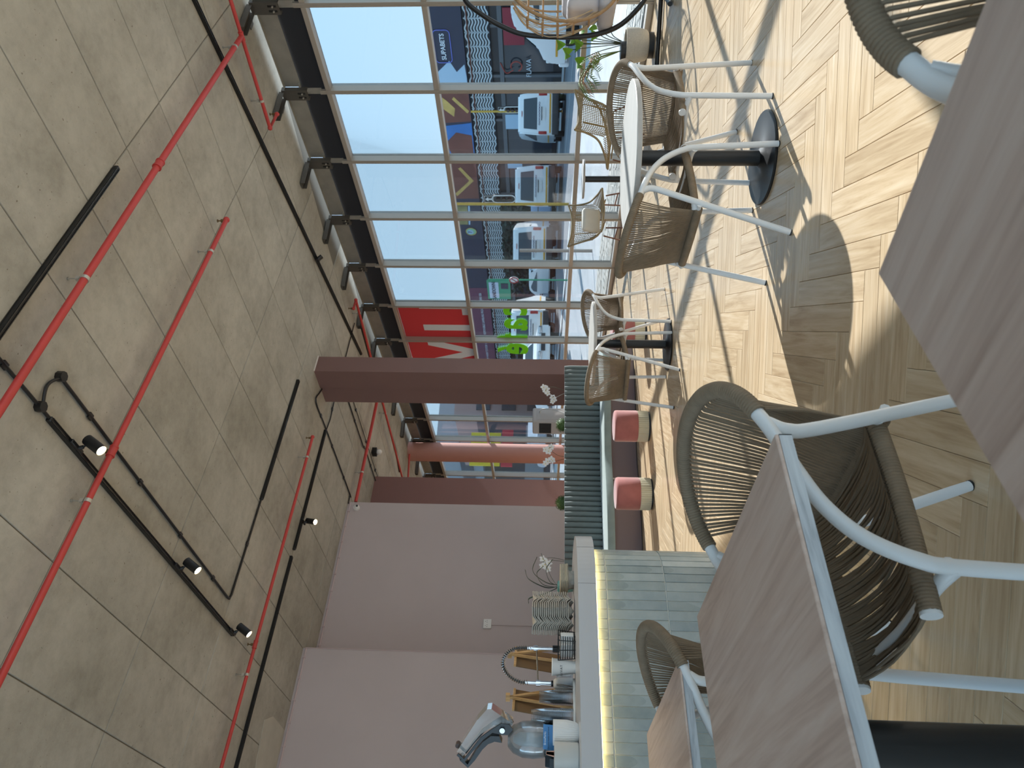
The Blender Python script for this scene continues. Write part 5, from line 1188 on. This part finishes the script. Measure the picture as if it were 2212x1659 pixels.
def minibus(s, t, z, th, label, plate=None):
    v = thing('minibus', label, 'minibus', wp(s, t, z), th, 'white minibus taxis')
    for k_, (me_, mt_) in VM.items(): obj('wheel' if k_.startswith('wheel') else k_, me_, None, v)
    return v
TH = WROT - PI / 2; THV = math.radians(-55.5)
minibus(10.33, 16.1, zg(10.3, 16), THV, 'white minibus with a round sticker, rear view, nearest the egg chair')
minibus(12.27, 14.0, .60, THV, 'white minibus seen from the rear behind the yellow traffic light pole')
minibus(13.64, 11.9, .66, THV - .02, 'white minibus seen from the rear behind the nearer round table')
minibus(16.4, 9.6, .76, THV, 'white minibus seen from the rear behind the lime green lettering')
minibus(-0.5, 11.6, .28, TH, 'white minibus facing the cafe behind the egg chair')
# round sticker on the first bus
def car_mesh(h=1.45):
    D = {}; prof = [(0, .35), (0, .85), (.55, .95), (1.0, h - .05), (1.3, h), (2.6, h), (3.2, .98), (4.2, .85), (4.3, .6), (4.3, .35)]; n = len(prof); W = .84; vs = []
    for sx in (-1, 1):
        for (y, z) in prof: vs.append((sx * W * (1 - max(0, z - .95) * .28), y, z))
    bm = bmesh.new(); bv = [bm.verts.new(v) for v in vs]
    for f in [(i, (i + 1) % n, n + (i + 1) % n, n + i) for i in range(n)] + [tuple(range(n - 1, -1, -1)), tuple(range(n, 2 * n))]: bm.faces.new([bv[i] for i in f])
    bmesh.ops.recalc_face_normals(bm, faces=list(bm.faces)); bmesh.ops.bevel(bm, geom=list(bm.edges), offset=.06, segments=2, affect='EDGES'); bm.verts.index_update()
    D['body'] = MB().add([v.co for v in bm.verts], [[v.index for v in f.verts] for f in bm.faces], True).mesh('body'); bm.free()
    g = MB()
    for sx in (-1, 1): g.box((sx * .76, 1.95, 1.18), (.04, 1.7, .32), m=Matrix.Rotation(-sx * .27, 3, 'Y'))
    g.add([(-.66, .60, 1.0), (.66, .60, 1.0), (.6, .98, h - .1), (-.6, .98, h - .1)], [(0, 1, 2, 3)]); g.add([(-.7, 3.14, 1.03), (.7, 3.14, 1.03), (.62, 2.72, h - .09), (-.62, 2.72, h - .09)], [(0, 1, 2, 3)])
    D['window'] = g.mesh('window'); w = MB()
    for (x, y) in ((-.74, .8), (.74, .8), (-.74, 3.4), (.74, 3.4)): w.cyl((x - .09, y, .31), (x + .09, y, .31), .31, 18)
    D['wheels'] = w.mesh('wheels'); l = MB(); [l.rbox((sx * .6, 4.26, .74), (.34, .1, .15), .03, 2) for sx in (-1, 1)]; D['headlight'] = l.mesh('headlight'); l = MB(); l.box((0, 4.31, .62), (.8, .03, .16)); D['grille'] = l.mesh('grille'); return D
CM_ = car_mesh()
def car(s, t, z, th, mt, label):
    c = thing('car', label, 'car', wp(s, t, z), th, 'parked cars')
    for k_, m2 in (('body', mt), ('window', VG), ('headlight', CHROME), ('grille', VBK)): me_ = CM_[k_].copy() if k_ == 'body' else CM_[k_]; me_.materials.clear(); me_.materials.append(m2); obj(k_, me_, None, c)
    for (x, y) in ((-.74, .8), (.74, .8), (-.74, 3.4), (.74, 3.4)): obj('wheel', VM['wheel_a'][0], None, c, (x + .72, y - .95, -.02))
    return c
SLV = mat('silver_paint', lin(176, 184, 194), .3, .3, coat=.4); BLP = mat('light_blue_paint', lin(150, 174, 206), .3, .2, coat=.4)
car(17.2, 19.6, .62, TH, BLP, 'light blue car partly hidden between the first two minibuses')
car(22.5, 16.2, .66, TH + PI, VW, 'white car facing the cafe between two minibuses')
car(24.0, 12.9, .70, TH + PI + .1, SLV, 'silver car facing the cafe behind the green road sign')
car(18.3, 7.4, .66, TH + PI, VW, 'white car with its bonnet towards the cafe, left of the lime lettering')
car(26.5, 10.0, .7, TH, SLV, 'silver car further down the street, beyond the lime lettering')
# ---- street furniture
YP = mat('yellow_pole_paint', lin(206, 168, 70), .6)
def traffic_light(s, t, z0, z1, zs, zl, side, label):
    f = thing('traffic_light', label, 'traffic light', wp(s, t, z0)); h = z1 - z0; u = -WD * side
    MB().cyl((0, 0, 0), (0, 0, h), .05, 12).build('pole', YP, f)
    o_ = u * .26 + Vector((0, 0, zs - z0)); mm = Matrix((-WD, WO, Vector((0, 0, 1)))).transposed()
    m_ = MB(); m_.box(o_, (.34, .03, .34), m=mm); b_ = m_.build('arrow_sign', BLACK, f)
    m_ = MB(); a_ = [(-.03, -.13), (.03, -.13), (.03, .02), (.10, .02), (0, .13), (-.10, .02), (-.03, .02)]
    for w_ in (-1,): m_.ext(a_, o_ - WO * .0 + WD * .0 - WD * 0 - WO * .024, -WD, (0, 0, 1), WO, .006)
    m_.build('arrow', PLASTIC_W, b_); m_ = MB()
    m_.tube([o_ - WO * .018 + WD * x + Vector((0, 0, z)) for (x, z) in ((.155, .155), (-.155, .155), (-.155, -.155), (.155, -.155))], .010, 4, closed=True); m_.build('sign_border', PLASTIC_W, b_)
    l0 = u * .26 + Vector((0, 0, zl - z0)); m_ = MB(); m_.ext([(.18 * math.cos(a) , (.24 if math.sin(a) > 0 else -.24) + .18 * math.sin(a)) for a in [i * PI / 12 for i in range(24)]], l0, -WD, (0, 0, 1), WO, .06); hd_ = m_.build('signal_board', BLACK, f)
    m_ = MB(); m_.tube([l0 - WO * .01 - WD * (.17 * math.cos(a)) + Vector((0, 0, (.24 if math.sin(a) > 0 else -.24) + .17 * math.sin(a))) for a in [i * PI / 12 for i in range(24)]], .022, 5, closed=True); m_.build('signal_border', PLASTIC_W, hd_)
    for q in (-.2, 0, .2): MB().cyl(l0 + Vector((0, 0, q)) - WO * .08, l0 + Vector((0, 0, q)), .075, 14).build('lens', mat('signal_lens', lin(60, 40, 34), .3), hd_)
    MB().cyl((0, 0, zl - z0), u * .26 + Vector((0, 0, zl - z0)), .02, 8).build('arm', YP, f); return f
traffic_light(12.9, 19.35, zg(13, 19), 4.8, 3.36, 2.86, .35, 'traffic light with an arrow sign in front of the first minibus')
traffic_light(9.25, 10.1, zg(9, 10), 4.5, 3.24, 2.72, 1, 'traffic light on a tall yellow pole with an arrow sign')
sg = thing('road_sign', 'green-framed street name sign reading SANDOWN on a thin pole', 'sign', wp(11.4, 8.07, zg(11.4, 8.0)))
sg.location = (0, 0, 0); SGR = mat('sign_green', lin(52, 150, 116), .5)
m_ = MB(); wbox(m_, 11.0, 12.1, 8.05, 8.10, 2.5, 3.35); m_.build('frame', SGR, sg); m_ = MB(); wbox(m_, 11.08, 12.02, 8.03, 8.06, 2.93, 3.28); m_.build('name_plate', mat('sign_pale', lin(190, 206, 226), .5), sg)
text('lettering', 'SANDOWN', .19, NAVY, sg, frame_m(wp(11.55, 8.02, 3.10), -WD, (0, 0, 1)), .002, .002); m_ = MB(); wbox(m_, 11.15, 11.45, 8.03, 8.06, 2.58, 2.84); m_.build('number_panel', NAVY, sg)
m_ = MB(); m_.cyl(wp(11.02, 8.12, .2), wp(11.02, 8.12, 3.3), .03, 8); m_.build('pole', SGR, sg)
m_ = MB(); m_.cyl(wp(10.85, 8.0, 2.35), wp(10.85, 7.97, 2.35), .17, 20).build('prohibition_disc', PLASTIC_W, sg)
m_ = MB(); m_.tube([wp(10.85 + .155 * math.cos(a * PI / 10), 7.96, 2.35 + .155 * math.sin(a * PI / 10)) for a in range(20)], .02, 5, closed=True); m_.tube([wp(10.75, 7.96, 2.45), wp(10.95, 7.96, 2.25)], .014, 5); m_.build('prohibition_ring', VR, sg)
lp = thing('street_lamp_post', 'slim grey lamp post slanting past the lime green lettering', 'post', wp(5.0, 4.4, 0)); MB().cyl((0, 0, 0), (0, 0, 1.9), .045, 10).build('post', ALU, lp)
